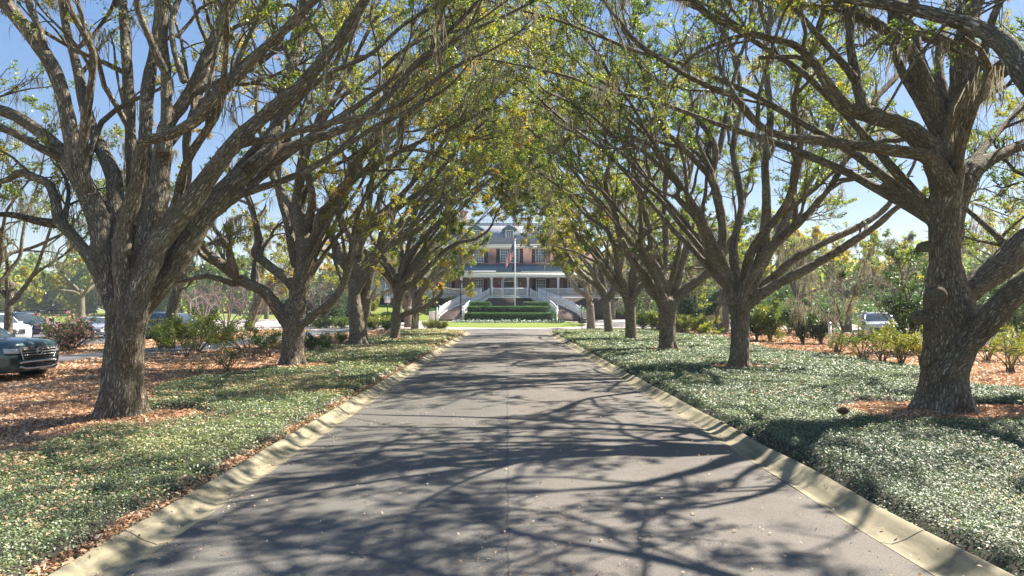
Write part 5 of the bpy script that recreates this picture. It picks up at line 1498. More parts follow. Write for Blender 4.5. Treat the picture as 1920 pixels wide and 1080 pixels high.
def make_car(name, label, paint, loc, heading, kind='suv', group=None, face='plain', detail=True):
    """vehicle built along +x (front) and turned to its heading"""
    T = thing(name, (0, 0, 0), label, 'car', group)
    if kind == 'suv':
        st = [(2.44, .70, .42, .74, .98), (2.38, .86, .31, .84, 1.06), (2.2, .95, .26, .95, 1.11), (1.85, .985, .24, 1.0, 1.15), (1.3, .995, .24, 1.02, 1.18), (0.85, 1.0, .24, 1.03, 1.2), (-.5, 1.0, .24, 1.04, 1.2), (-1.9, .99, .26, 1.06, 1.21), (-2.3, .95, .34, 1.06, 1.2), (-2.45, .86, .44, 1.02, 1.14)]
        gh = [(1.0, .86, .84, 1.19), (0.75, .87, .80, 1.36), (0.3, .88, .74, 1.66), (-.1, .88, .72, 1.74), (-1.2, .88, .72, 1.76), (-1.95, .87, .71, 1.7), (-2.25, .85, .74, 1.45), (-2.36, .84, .82, 1.2)]
        wx, wr = (1.5, -1.42), 0.385
    else:
        st = [(2.3, .66, .36, .58, .74), (2.22, .82, .26, .64, .8), (2.0, .89, .22, .72, .86), (1.6, .91, .2, .8, .93), (1.0, .915, .2, .84, .98), (-.5, .915, .2, .86, 1.0), (-1.6, .9, .22, .9, 1.03), (-2.1, .86, .3, .9, 1.03), (-2.28, .76, .4, .86, .98)]
        gh = [(1.05, .78, .76, .98), (.7, .8, .72, 1.14), (.15, .81, .64, 1.38), (-.3, .81, .62, 1.43), (-.9, .81, .62, 1.41), (-1.4, .8, .64, 1.28), (-1.85, .78, .74, 1.04)]
        wx, wr = (1.42, -1.36), 0.33
    b = MB(); b.loft([section(*r) for r in densify(st, 34)]); body = b.build('body', paint, T, True, origin=None)
    g = densify(gh, 20); b = MB(); rings = []
    for x, wb, wt, z in g:
        zb = 1.12 if kind == 'suv' else 0.92
        rings.append([(x, -wb, zb), (x, -(wb + wt) / 2 - 0.015, (zb + z) / 2), (x, -wt, z - 0.035), (x, -wt * 0.85, z), (x, 0, z + 0.02), (x, wt * 0.85, z), (x, wt, z - 0.035), (x, (wb + wt) / 2 + 0.015, (zb + z) / 2), (x, wb, zb)])
    b.loft(rings); b.build('windows', M['carglass'], T, True)
    # roof skin and pillars in body colour
    b = MB(); k0, k1 = (0.28, -2.0) if kind == 'suv' else (0.1, -1.3)
    rr = []
    for x, wb, wt, z in g:
        if k1 <= x <= k0: rr.append([(x, -wt * 1.015, z - 0.075), (x, -wt * 0.86, z + 0.012), (x, 0, z + 0.034), (x, wt * 0.86, z + 0.012), (x, wt * 1.015, z - 0.075), (x, wt * 0.8, z - 0.05), (x, -wt * 0.8, z - 0.05)])
    b.loft(rr)
    zb = 1.15 if kind == 'suv' else 0.95
    for s in (-1, 1):
        def at(x):
            return [np.interp(x, g[::-1, 0], g[::-1, j]) for j in range(1, 4)]
        wb, wt, z = at(k0); wb2, _, _ = at(g[0, 0])
        b.bar((g[0, 0] - 0.02, s * (wb2 + 0.005), zb), (k0, s * (wt + 0.01), z - 0.05), 0.07)
        xm = (k0 + k1) / 2 + 0.1; wb, wt, z = at(xm); b.bar((xm, s * (wb + 0.01), zb), (xm - 0.03, s * (wt + 0.01), z - 0.05), 0.09, 0.05)
        wb, wt, z = at(k1); wb2, _, _ = at(g[-1, 0]); b.bar((g[-1, 0] + 0.05, s * (wb2 + 0.0), zb), (k1, s * (wt + 0.005), z - 0.05), 0.13)
        if kind == 'suv': xm = -1.35; wb, wt, z = at(xm); b.bar((xm, s * (wb + 0.01), zb), (xm - 0.04, s * (wt + 0.01), z - 0.05), 0.08, 0.05)
    b.build('roof', paint, T, True)
    if kind == 'suv':
        for s in (-1, 1):
            b = MB(); b.tube([(0.1, s * 0.66, 1.74), (0.0, s * 0.66, 1.82), (-1.7, s * 0.66, 1.83), (-1.8, s * 0.66, 1.74)], 0.022, 6); b.build('roof_rail', M['rim'], T, True)
    for s in (-1, 1):
        b = MB(); wb = 0.93 if kind == 'suv' else 0.84; z = 1.2 if kind == 'suv' else 1.0
        b.loft([[(0.62 + dx, s * (wb + dy), z + dz) for dy, dz in ((0, -.06), (.2, -.07), (.24, 0), (.2, .09), (0, .08))][::s] for dx in (0.0, 0.06, 0.1)]); b.build('side_mirror', paint, T, True)
    # wheels with arches
    for x in wx:
        for s in (-1, 1):
            yw = (0.985 if kind == 'suv' else 0.9) * s
            b = MB(); b.lathe((x, yw - s * 0.09, wr), [(wr + 0.055, -0.1), (wr + 0.055, 0.098)], 26, 1); b.build('wheel_arch', M['trim'], T, True)
            b = MB(); w = 0.12
            b.lathe((x, yw - s * 0.1, wr), [(wr * 0.6, -w), (wr * 0.93, -w), (wr, -w * 0.7), (wr, w * 0.7), (wr * 0.93, w), (wr * 0.62, w * 1.02), (wr * 0.6, w * 0.5)], 30, 1)
            wh = b.build('wheel', M['tyre'], T, True)
            b = MB(); yo = yw + s * 0.012
            b.lathe((x, yo - s * 0.05, wr), [(wr * 0.62, -0.02), (wr * 0.62, 0.03), (wr * 0.55, 0.03), (wr * 0.55, -0.02)], 26, 1)
            for k in range(6):
                a = k * math.pi / 3 + 0.2; b.bar((x, yo, wr), (x + wr * .58 * math.cos(a), yo - s * 0.02, wr + wr * .58 * math.sin(a)), 0.05, 0.05)
            b.lathe((x, yo, wr), [(0.055, -0.03), (0.055, 0.02), (0.02, 0.03)], 12, 1)
            b.build('rim', M['rim'], wh, True)
    if kind == 'suv' and face == 'full':
        def front(y, z, lift=0.0):
            """x of the nose surface at (y, z), by the body loft"""
            return NOSE(y, z) + lift
        D = densify(st, 120)

        def NOSE(y, z):
            ay = abs(y); bx = 2.0
            for r in D[::-1]:
                if r[0] < 1.6: continue
                sec = section(*r)[:11]
                ys = [p[1] for p in sec]; zs = [p[2] for p in sec]
                if not (zs[0] <= z <= zs[-1]): continue
                w = max(np.interp(z, zs, ys), 0)
                if ay <= w: bx = max(bx, r[0])
            return bx

        def patch(ys, zf0, zf1, lift, nz=5):
            b = MB(); rows = []
            for j in range(nz):
                for y in ys:
                    z = zf0(y) + (zf1(y) - zf0(y)) * j / (nz - 1); rows.append((front(y, z, lift), y, z))
            n = len(ys); q = [(j * n + i, j * n + i + 1, (j + 1) * n + i + 1, (j + 1) * n + i) for j in range(nz - 1) for i in range(n - 1)]
            b.add(rows, q); return b
        ys = np.linspace(-0.66, 0.66, 23)
        o = patch(ys, lambda y: 0.62, lambda y: 0.985 - 0.04 * abs(y), 0.018).build('grille', M['trim'], T, True); o.modifiers.new('s', 'SOLIDIFY').thickness = 0.02
        for z in (0.67, 0.745, 0.82, 0.895):
            b = MB(); p = [(front(y, z, 0.035), y, z) for y in np.linspace(-0.62, 0.62, 21)]
            for i in range(20): b.bar(p[i], p[i + 1], 0.03, 0.026)
            b.build('grille_bar', M['trim'] if z < .68 else M['rim'], o, True)
        b = MB()
        for s in (-1, 1):
            p = [(front(s * (0.50 + 0.16 * t), 0.98 - 0.36 * t, 0.035), s * (0.66 - 0.12 * t), 0.96 - 0.34 * t) for t in np.linspace(0, 1, 8)]
            for i in range(7): b.bar(p[i], p[i + 1], 0.04, 0.03)
        b.build('grille_trim', M['chrome'], o, True)
        # round badge with a bar across it
        b = MB(); xc = front(0, 0.84, 0.06); a = np.linspace(0, 2 * math.pi, 25)
        b.tube(np.stack([np.full(25, xc), 0.1 * np.cos(a), 0.84 + 0.1 * np.sin(a)], -1), 0.016, 8); b.box((xc - 0.012, -0.115, 0.82), (xc + 0.014, 0.115, 0.86))
        b.build('badge', M['chrome'], o, True)
        for s in (-1, 1):
            yy = np.linspace(0.64, 0.93, 8) * s
            yy = yy if s > 0 else yy[::-1]
            f0 = lambda y: 0.80 + 0.05 * (abs(y) - .6); f1 = lambda y: 0.93 + 0.04 * (abs(y) - .6)
            o2 = patch(yy, f0, f1, 0.02, 4).build('headlight', M['lamp'], T, True); o2.modifiers.new('s', 'SOLIDIFY').thickness = 0.03
            o3 = patch(yy, lambda y: 0.76, lambda y: 0.80, 0.015, 3).build('headlight_surround', M['trim'], T, True); o3.modifiers.new('s', 'SOLIDIFY').thickness = 0.02
            yy = np.linspace(0.70, 0.86, 5) * s; yy = yy if s > 0 else yy[::-1]
            o3 = patch(yy, lambda y: 0.5, lambda y: 0.68, 0.012, 4).build('air_curtain', M['trim'], T, True)
        yy = np.linspace(-0.62, 0.62, 21)
        o4 = patch(yy, lambda y: 0.40 + 0.05 * abs(y), lambda y: 0.545 - 0.03 * abs(y), 0.02, 4).build('lower_intake', M['trim'], T, True); o4.modifiers.new('s', 'SOLIDIFY').thickness = 0.02
        b = MB()
        for zf in (lambda y: 0.375 + 0.13 * max(abs(y) - 0.45, 0) * 2.2, lambda y: 0.56 - 0.06 * max(abs(y) - 0.4, 0)):
            p = [(front(y, max(zf(y), 0.44), 0.045), y, zf(y)) for y in np.linspace(-0.66, 0.66, 23)]
            for i in range(22): b.bar(p[i], p[i + 1], 0.05, 0.045)
        b.build('bumper_trim', M['chrome'], T, True)
        b = MB(); xc = front(0, 0.46, 0.05); b.box((xc - 0.01, -0.16, 0.41), (xc + 0.015, 0.16, 0.52)); b.build('number_plate_holder', M['trim'], T)
    else:
        z0, z1 = (0.74, 0.9) if kind == 'suv' else (0.56, 0.68)
        xf = 2.36 if kind == 'suv' else 2.2; wf = 0.8 if kind == 'suv' else 0.74
        for s in (-1, 1):
            b = MB(); b.loft([[(xf - 0.28, s * (wf + 0.1), z0 + .02), (xf - 0.28, s * (wf + 0.09), z1 + .02)], [(xf, s * (wf - .02), z0), (xf, s * (wf - .02), z1)], [(xf + 0.075, s * (wf - .22), z0 + .01), (xf + 0.06, s * (wf - .22), z1 - .02)]], close=False, caps=False)
            o = b.build('headlight', M['lamp'], T); o.modifiers.new('s', 'SOLIDIFY').thickness = 0.03
            xr = -2.44 if kind == 'suv' else -2.24
            b = MB(); b.box((xr - 0.01, s * (wf - .14) - .1, z1 - 0.02), (xr + 0.12, s * (wf - .14) + .1, z1 + 0.16)); b.build('tail_light', M['redlens'], T)
        b = MB(); b.box((xf + 0.02, -0.48, z0 - 0.12), (xf + 0.105, 0.48, z1 - 0.03)); gr = b.build('grille', M['trim'], T)
        b = MB()
        for k in range(4):
            z = z0 - 0.08 + k * (z1 - z0 + 0.06) / 3.6; b.box((xf + 0.1, -0.47, z), (xf + 0.115, 0.47, z + 0.015))
        b.build('grille_bar', M['chrome'], gr)
        b = MB(); b.box((xf - 0.1, -0.6, 0.3), (xf + 0.07, 0.6, 0.42)); b.build('lower_intake', M['trim'], T)
    T.location = loc; T.rotation_euler = (0, 0, heading)
    return T


green = m_paint('deep_green_paint', (0.04, 0.088, 0.098), 0.35)
make_car('parked_car', 'dark green four wheel drive with a chrome trimmed grille, its nose at the left edge', green, (-15.69, 19.56, 0.06), math.radians(-6), 'suv', face='full')
make_car('parked_car', 'white car with its bonnet behind the slim leafy tree at left', m_paint('white_car_paint', (0.72, 0.72, 0.72), 0.0), (-30.0, 40.0, 0.04), math.radians(-30), 'suv')
make_car('parked_car', 'dark blue car parked just behind the white one', m_paint('dark_blue_paint', (0.02, 0.03, 0.06), 0.3), (-34.0, 48.2, 0.04), math.radians(-32), 'suv')
make_car('parked_car', 'silver car mostly hidden between the pink bush and the big left trunk', m_paint('silver_paint', (0.5, 0.52, 0.54), 0.5), (-29.3, 48.5, 0.04), math.radians(-55), 'sedan')
make_car('parked_car', 'grey car with roof rails showing above the round bush left of the second oak', m_paint('grey_paint', (0.1, 0.11, 0.125), 0.5), (-21.5, 44.5, 0.04), math.radians(-20), 'suv')
make_car('parked_car', 'pale car glimpsed through the shrubs right of the double stemmed small tree', m_paint('pale_blue_paint', (0.6, 0.63, 0.66), 0.2), (23.4, 43.0, 0.07), math.radians(-112), 'suv')
make_car('parked_car', 'blue car at the right edge behind the low limbs of the massive oak', m_paint('mid_blue_paint', (0.1, 0.2, 0.34), 0.3), (29.5, 36.0, 0.07), math.radians(-95), 'sedan')


def golf_cart(loc, rot, label):
    T = thing('golf_cart', (0, 0, 0), label, 'golf cart', 'golf carts lined up at the edge of the course')
    b = MB(); b.loft([[(x, -w, z0), (x, w, z0), (x, w * .95, z1), (x, -w * .95, z1)] for x, w, z0, z1 in ((1.2, .45, .35, .6), (1.05, .58, .25, .85), (0.6, .6, .22, .9), (.5, .6, .22, .35), (-.25, .6, .22, .35), (-.3, .6, .22, .72), (-1.1, .6, .3, .75), (-1.2, .5, .4, .7))]); b.build('body', M['white'], T)
    b = MB(); b.cbox((-.45, 0, .8), (.5, 1.1, .14)); b.cbox((-.75, 0, 1.05), (.12, 1.1, .45)); b.build('seat', M['trim'], T)
    b = MB(); b.loft([[(x, -.6, z), (x, .6, z), (x, .55, z + .07), (x, -.55, z + .07)] for x, z in ((.75, 1.82), (.6, 1.86), (-.95, 1.88), (-1.1, 1.84))]); b.build('canopy', M['trim'], T)
    b = MB()
    for s in (-1, 1):
        b.bar((.75, s * .52, .85), (.6, s * .5, 1.86), .04); b.bar((-.8, s * .52, .75), (-.9, s * .5, 1.88), .04)
    b.build('canopy_posts', M['trim'], T)
    for x in (.8, -.75):
        for s in (-1, 1):
            b = MB(); b.lathe((x, s * .53, .23), [(.1, -.09), (.23, -.08), (.23, .08), (.1, .09)], 14, 1); b.build('wheel', M['tyre'], T)
    T.location = loc; T.rotation_euler = (0, 0, rot)
    return T


Y = 58.0
g0 = golf_cart((GX(27, Y), Y, 0.0), 0.3, 'golf cart farthest left behind the white car')
for px, r, lab in ((64, 0.2, 'golf cart behind the roof of the dark blue car'), (116, 0.35, 'golf cart nearest the mossy lone tree, behind the pink bush')):
    copy_tree(g0, loc=(GX(px, Y + 2), Y + 2, 0.0), rotz=r, label=lab)
# ------------------------------------------------------------------ shrubs and background trees
M['evergreen'] = m_leaf('evergreen_leaf', [(0, (0.03, 0.06, 0.025)), (0.4, (0.06, 0.11, 0.035)), (0.7, (0.11, 0.17, 0.045)), (1, (0.22, 0.28, 0.06))], 0.35, 0.05, 0.45)
M['azalea'] = m_leaf('azalea_leaf', [(0, (0.075, 0.11, 0.03)), (0.4, (0.14, 0.18, 0.045)), (0.75, (0.23, 0.255, 0.055)), (1, (0.36, 0.32, 0.065))], 0.5, 0.04)
M['pink'] = m_leaf('pink_petals', [(0, (0.55, 0.2, 0.24)), (0.5, (0.72, 0.4, 0.4)), (1, (0.85, 0.66, 0.6))], 0.4, 0.0)
EV = {'bark': M['bark'], 'leaf': M['evergreen'], 'moss': M['moss']}
AZ = {'bark': M['bark'], 'leaf': M['azalea'], 'moss': M['moss']}


def sh(px, py, h, w, seed, label, mats=EV, Y=None, **kw):
    Y = Y or GY(py)
    x = GX(px, Y); z = float(gz(x, Y)) + 0.08
    return shrub((x, Y, z), h, w, seed, label, 'shrub', None, mats, **kw)


# left side
sh(135, 662, 1.85, 3.0, 1, 'rounded bush covered in pink blossom left of the big left trunk', leaf=0.075, n_leaf=7000, stems=18, tint=(0.5, 0.2), flowers=420, fmat=M['pink'], low=0.05)
sh(370, 668, 1.9, 5.0, 2, 'wide flat topped green bush in front of the car with roof rails', AZ, Y=31.5, leaf=0.095, n_leaf=8000, stems=20, tint=(0.4, 0.2), low=0.3)
sh(348, 674, 0.9, 0.8, 3, 'spindly small bush at the edge of the side drive, below the flat topped one', AZ, leaf=0.06, n_leaf=420, stems=8, low=0.5)
sh(300, 646, 1.5, 1.6, 4, 'low yellow green bush just right of the big left trunk', AZ, Y=33, leaf=0.08, n_leaf=2200, stems=9, tint=(0.45, 0.2))
sh(468, 655, 1.5, 3.8, 5, 'loose leggy bush left of the second left oak, over the side drive', AZ, Y=28.0, leaf=0.075, n_leaf=3000, stems=13, tint=(0.45, 0.2), low=0.4)
sh(505, 676, 1.25, 2.2, 6, 'dark leggy bush close to the left of the second left oak', EV, leaf=0.07, n_leaf=1500, stems=8, tint=(0.4, 0.2), low=0.3)
sh(430, 700, 0.9, 1.6, 7, 'thin nearly bare bush in the leaf litter left of the second left oak', AZ, Y=21.5, leaf=0.05, n_leaf=500, stems=8, tint=(0.25, 0.2), low=0.3)
sh(372, 712, 0.55, 1.0, 8, 'smallest sparse bush in the leaf litter, right of the big left trunk', AZ, Y=19.5, leaf=0.045, n_leaf=300, stems=7, tint=(0.2, 0.2), low=0.2)
sh(608, 660, 1.0, 1.0, 9, 'grassy leaved bush between the second and third left oaks', EV, leaf=0.1, n_leaf=1300, stems=9, tint=(0.75, 0.15), elong=0.28, low=0.05)
sh(583, 664, 1.0, 0.9, 10, 'small dark bush touching the second left oak on its right', EV, leaf=0.08, n_leaf=900, stems=7, tint=(0.3, 0.15))
sh(640, 650, 1.0, 1.2, 11, 'small bush just left of the double trunk oak', AZ, leaf=0.09, n_leaf=700, stems=7, tint=(0.35, 0.15))
sh(640, 600, 1.1, 3.5, 12, 'bright green low bush beyond the side drive, left of the double trunk oak', EV, Y=72, leaf=0.15, n_leaf=2400, stems=12, tint=(0.85, 0.12), low=0.05)
sh(600, 604, 1.1, 3.5, 13, 'bright green low bush beyond the side drive, right of the second left oak', EV, Y=70, leaf=0.15, n_leaf=2200, stems=12, tint=(0.75, 0.12), low=0.05)
sh(702, 612, 1.5, 3.2, 14, 'rounded yellow green bush by the white square sign', AZ, Y=66.5, leaf=0.15, n_leaf=2600, stems=12, tint=(0.6, 0.15), low=0.05)
sh(725, 618, 1.0, 2.2, 15, 'low green bush to the right of the rounded yellow one', EV, Y=63, leaf=0.14, n_leaf=1500, stems=10, tint=(0.75, 0.12), low=0.05)
sh(806, 616, 1.0, 1.8, 16, 'tufted yellow green bush right of the farthest left oak', AZ, Y=65, leaf=0.16, n_leaf=1500, stems=11, tint=(0.5, 0.15), elong=0.3, low=0.05)
sh(826, 617, 0.9, 1.8, 17, 'bright tufted bush at the corner of the left bed near the forecourt', AZ, Y=65.5, leaf=0.16, n_leaf=1500, stems=11, tint=(0.6, 0.15), elong=0.3, low=0.05)
t = sh(848, 560, 1.2, 2.6, 18, 'yellow flowering bush by the porch rail, above the left stairs', AZ, Y=97.2, leaf=0.15, n_leaf=2600, stems=11, tint=(0.95, 0.08), low=0.0)
t.location.z = 2.75
for px, Y, h, w, s, lab in ((575, 76, 4.2, 7, 19, 'big dark evergreen bush behind the second left oak'), (620, 80, 4.5, 7, 20, 'big dark evergreen bush left of the grass bank'), (655, 84, 3.6, 5, 21, 'dark evergreen bush at the foot of the grass bank')):
    sh(px, 600, h, w, s, lab, EV, Y=Y, leaf=0.22, n_leaf=6500, stems=14, tint=(0.12, 0.12), low=0.05)
# right side
R = [(1278, 622, 56, 1.5, 2.2, 31, 'low yellow green bush left of the second row trunk on the right', AZ, 0.7), (1315, 632, 52, 1.6, 2.4, 32, 'bright low bush at the foot of the second row trunk on the right', AZ, 0.65),
     (1232, 618, 60, 1.8, 2.6, 33, 'low pale green bush just right of the straight trunked oak', AZ, 0.55), (1205, 618, 64, 1.8, 2.5, 34, 'pale green bush behind the straight trunked oak', EV, 0.85),
     (1297, 610, 60, 3.6, 4.5, 35, 'dark evergreen bush behind the three way forked oak', EV, 0.2), (1338, 612, 62, 4.2, 5, 36, 'dark spreading evergreen left of the second row trunk', EV, 0.15),
     (1418, 640, 42.5, 2.6, 1.8, 37, 'slim open evergreen bush just right of the fan limbed oak', EV, 0.45), (1444, 640, 41, 2.7, 2.8, 38, 'airy yellow green bush between two dark evergreens on the right', AZ, 0.45),
     (1505, 646, 38.5, 2.5, 2.4, 39, 'dense round evergreen left of the double stemmed small tree', EV, 0.4), (1540, 646, 38.5, 2.2, 1.8, 40, 'dense evergreen bush touching the white post on the right', EV, 0.35),
     (1480, 620, 52, 3.2, 4.5, 41, 'tall pale bush far behind the airy yellow green one', EV, 0.6)]
for px, py, Y, h, w, s, lab, mt, ti in R:
    sh(px, py, h, w, s, lab, mt, Y=Y, leaf=0.10 + 0.0012 * Y, n_leaf=int(1500 * h), stems=9, tint=(ti, 0.17), low=0.15)
R = [(1655, 694, 25.0, 1.45, 1.6, 51, 'leggy yellow azalea left of three along the right mulch', 0.6, 1500), (1690, 696, 24.0, 1.5, 1.6, 52, 'yellow azalea just left of the massive right oak', 0.8, 1700), (1735, 700, 23.6, 1.4, 1.5, 53, 'yellow azalea half hidden by the massive right oak', 0.85, 1500),
     (1620, 690, 26.0, 1.5, 2.0, 54, 'thin bush with bare stems in front of the pale parked car', 0.35, 1700), (1895, 712, 21.5, 1.35, 1.3, 55, 'thin stemmed bush at the right edge in the mulch', 0.7, 900), (1850, 690, 26, 1.3, 1.6, 56, 'low yellow bush seen under the lowest right limb', 0.75, 1300), (1925, 690, 25, 1.5, 1.8, 57, 'yellow bush cut by the right edge', 0.75, 1500),
     (1575, 672, 30.5, 0.9, 1.4, 58, 'low tangled bush at the foot of the double stemmed small tree', 0.45, 700)]
for px, py, Y, h, w, s, lab, ti, n in R:
    sh(px, py, h, w, s, lab, AZ, Y=Y, leaf=0.07, n_leaf=n, stems=9, tint=(ti, 0.15), low=0.4)
sh(1712, 640, 4.6, 4.0, 60, 'tall glossy evergreen shrub left of the massive right oak', EV, Y=31, leaf=0.14, n_leaf=6500, stems=12, tint=(0.4, 0.25), low=0.1)
sh(1905, 660, 4.2, 3.6, 61, 'tall glossy evergreen shrub at the right edge under the limbs', EV, Y=33, leaf=0.14, n_leaf=5000, stems=12, tint=(0.45, 0.22), low=0.15)
# a white marker post on the right
x, Y = GX(1556, 36), 36.0
t = thing('marker_post', (x, Y, 0.1), 'white square post with a grey cap by the dense evergreens on the right', 'post')
b = MB(); b.cbox((x, Y, 0.65), (0.12, 0.12, 1.2)); b.build('post', M['white'], t)
b = MB(); b.loft([[(x - s, Y - s, z), (x + s, Y - s, z), (x + s, Y + s, z), (x - s, Y + s, z)] for s, z in ((.1, 1.25), (.1, 1.3), (.02, 1.38))]); b.build('cap', M['rim'], t)


# ---- other trees
def gtree(px, Y, h, label, seed, mats, r=0.2, n=5, fork=2.0, tint=(0.5, 0.2), leaf=0.16, pt=9, dens=0.8, moss=0.6, lean=(0.3, 0.8), name='background_tree', z=None, dx=0.0, near=0, L=None, voxel=0.0, tmin=0.25, l1=0.8):
    x = GX(px, Y); z0 = float(gz(x, Y)) if z is None else z
    base = (x, Y, z0); rng = np.random.default_rng(seed + 500)
    tp = np.array([(x, Y, z0 - 0.2), (x + 0.1 * dx, Y, z0 + fork * 0.4), (x + dx * 0.6, Y, z0 + fork), (x + dx, Y + 0.1, z0 + fork * 1.35)]); tr_ = np.array([r * 1.3, r, r * 0.9, r * 0.75])
    lm = auto_limbs((x + dx * 0.5, Y, z0), z0 + fork, n, r * 0.55, L or (h - fork) * 1.0, rng, lean, z0 + h - 1)
    return oak(base, (tp, tr_), lm, seed, label, None, mats, near=near, dens=dens, leaf=leaf, per_twig=pt, moss=moss, zcap=z0 + h - 1, name=name, tint=tint, voxel=voxel, tmin=tmin, l1=l1)


YE_ = {'bark': M['bark'], 'leaf': M['oak_leaf'], 'moss': M['moss']}
# slim leafy trees at the left edge
gtree(15, 29.5, 11.5, 'slim leafy tree with yellow green leaves standing by the white car', 101, EV, r=0.17, n=5, fork=2.4, tint=(0.75, 0.2), leaf=0.12, pt=8, dx=0.1, L=8, near=1)
gtree(-22, 24, 12.0, 'pale trunked tree cut by the left edge behind the green car', 102, EV, r=0.19, n=5, fork=2.6, tint=(0.7, 0.2), leaf=0.11, pt=7, L=7.5, near=1)
gtree(315, 34, 13.5, 'leaning dark oak behind the big left trunk, bent to the right', 103, YE_, r=0.3, n=5, fork=3.2, tint=(0.55, 0.2), leaf=0.11, pt=8, dx=0.9, L=8, moss=1.0)
gtree(468, 62, 9, 'short leaning oak across the side drive, left of the second oak', 104, YE_, r=0.42, n=5, fork=2.6, tint=(0.55, 0.2), leaf=0.17, pt=9, dx=1.2, L=7)
gtree(775, 89, 11.5, 'oak on the bank left of the curved stairs, its crown over the porch rail', 106, YE_, r=0.3, n=7, fork=3.0, tint=(0.6, 0.15), leaf=0.24, pt=15, dens=0.9, moss=0.8, lean=(0.4, 1.25), L=7.5)
gtree(690, 71, 11, 'mossy oak left of the farthest pair, over the end of the side drive', 107, YE_, r=0.3, n=6, fork=3.0, tint=(0.6, 0.15), leaf=0.2, pt=14, dens=0.9, moss=1.0, lean=(0.4, 1.1), L=8)
gtree(152, 92, 11, 'lone mossy oak on the golf course left of the big left trunk', 105, YE_, r=0.5, n=6, fork=3.4, tint=(0.7, 0.15), leaf=0.24, pt=9, moss=1.2, L=8.5)
# bare crape myrtles
BARE = {'bark': m_plain('bare_twig_bark', (0.27, 0.2, 0.18), 0.8), 'leaf': m_leaf('seed_heads', [(0, (0.2, 0.14, 0.12)), (1, (0.36, 0.27, 0.25))], 0.2, 0.0), 'moss': M['moss']}


def bare(px, Y, h, w, seed, label):
    x = GX(px, Y); return shrub((x, Y, float(gz(x, Y)) + 0.02), h, w, seed, label, 'bare tree', 'bare crape myrtles beyond the side drive', BARE, name='bare_tree', leaf=0.13, n_leaf=1800, stems=9, tint=(0.5, 0.2), low=0.35, elong=0.25)


bare(425, 58, 5.6, 6.5, 110, 'bare twiggy tree nearest the car with roof rails'); bare(470, 64, 5.5, 6, 111, 'bare twiggy tree left of the second oak trunk'); bare(600, 72, 5.6, 6, 112, 'bare twiggy tree between the second and third left oaks')
bare(380, 80, 6, 7, 113, 'bare twiggy tree farthest out on the golf course edge')
# right hand woodland edge
W = [(1357, 57, 11, 'second row oak trunk standing behind the fan limbed oak', 121, YE_, 0.42, 4.5, 0.45), (1302, 66, 10.5, 'second row oak behind the three way forked oak', 122, EV, 0.3, 3.0, 0.35),
     (1420, 60, 11, 'mossy woodland tree between the fan limbed oak and the dense evergreens', 123, YE_, 0.3, 3.0, 0.55), (1500, 56, 10.5, 'mossy yellow green tree behind the dense round evergreen', 124, YE_, 0.28, 2.6, 0.62),
     (1590, 62, 11, 'yellowing woodland tree above the pale parked car', 125, YE_, 0.3, 2.8, 0.68), (1680, 68, 10.5, 'spreading tree with olive crown left of the massive right oak', 126, YE_, 0.34, 3.2, 0.6),
     (1880, 60, 12.5, 'broad yellow green tree seen between the right limbs of the massive oak', 127, YE_, 0.34, 3.0, 0.68), (1990, 50, 11, 'woodland tree at the right edge behind the blue car', 128, YE_, 0.3, 3.0, 0.5),
     (1215, 88, 12, 'dark evergreen tree close to the right wing of the clubhouse', 129, EV, 0.3, 2.5, 0.25), (1262, 80, 12, 'dark evergreen tree behind the straight trunked oak', 130, EV, 0.3, 2.5, 0.2),
     (1150, 96, 12.5, 'olive tree in front of the right wing of the clubhouse', 131, YE_, 0.3, 2.8, 0.5), (1380, 78, 12, 'evergreen tree deep in the right woodland', 132, EV, 0.3, 2.5, 0.3),
     (1460, 82, 12, 'yellow tinged tree deep in the right woodland', 133, YE_, 0.3, 2.6, 0.7), (1560, 88, 12, 'pale tree deep in the right woodland', 134, YE_, 0.3, 2.6, 0.6), (1100, 122, 15, 'bright yellow tree rising behind the right end of the clubhouse', 135, YE_, 0.35, 3.0, 0.75),
     (800, 120, 14, 'yellow green tree rising behind the left end of the clubhouse', 136, YE_, 0.35, 3.0, 0.65), (690, 112, 13, 'olive tree behind the glazed sunroom', 137, YE_, 0.35, 3.0, 0.55), (560, 98, 14, 'amber tinged tree beyond the bare twiggy trees', 138, YE_, 0.35, 3.0, 0.85),
     (500, 108, 12, 'dark tree beyond the bare twiggy trees', 139, EV, 0.35, 3.0, 0.3), (355, 120, 12, 'dark pine like tree beyond the car with roof rails', 140, EV, 0.35, 3.0, 0.15)]
for px, Y, h, lab, s, mt, r, fk, ti in W:
    gtree(px, Y, h, lab, s, mt, r=r, n=6, fork=fk, tint=(ti, 0.18), leaf=0.1 + 0.0019 * Y, pt=10, dens=0.72, moss=0.8 if mt is YE_ else 0.1, lean=(0.35, 1.0), L=(h - fk) * 0.95)
# the double stemmed small tree
t = gtree(1567, 31.2, 6.0, 'small double stemmed tree leaning right by the white post', 141, EV, r=0.085, n=4, fork=1.1, tint=(0.6, 0.2), leaf=0.11, pt=9, dx=0.6, moss=0.8, lean=(0.15, 0.5), L=4.6, name='small_tree', near=1)

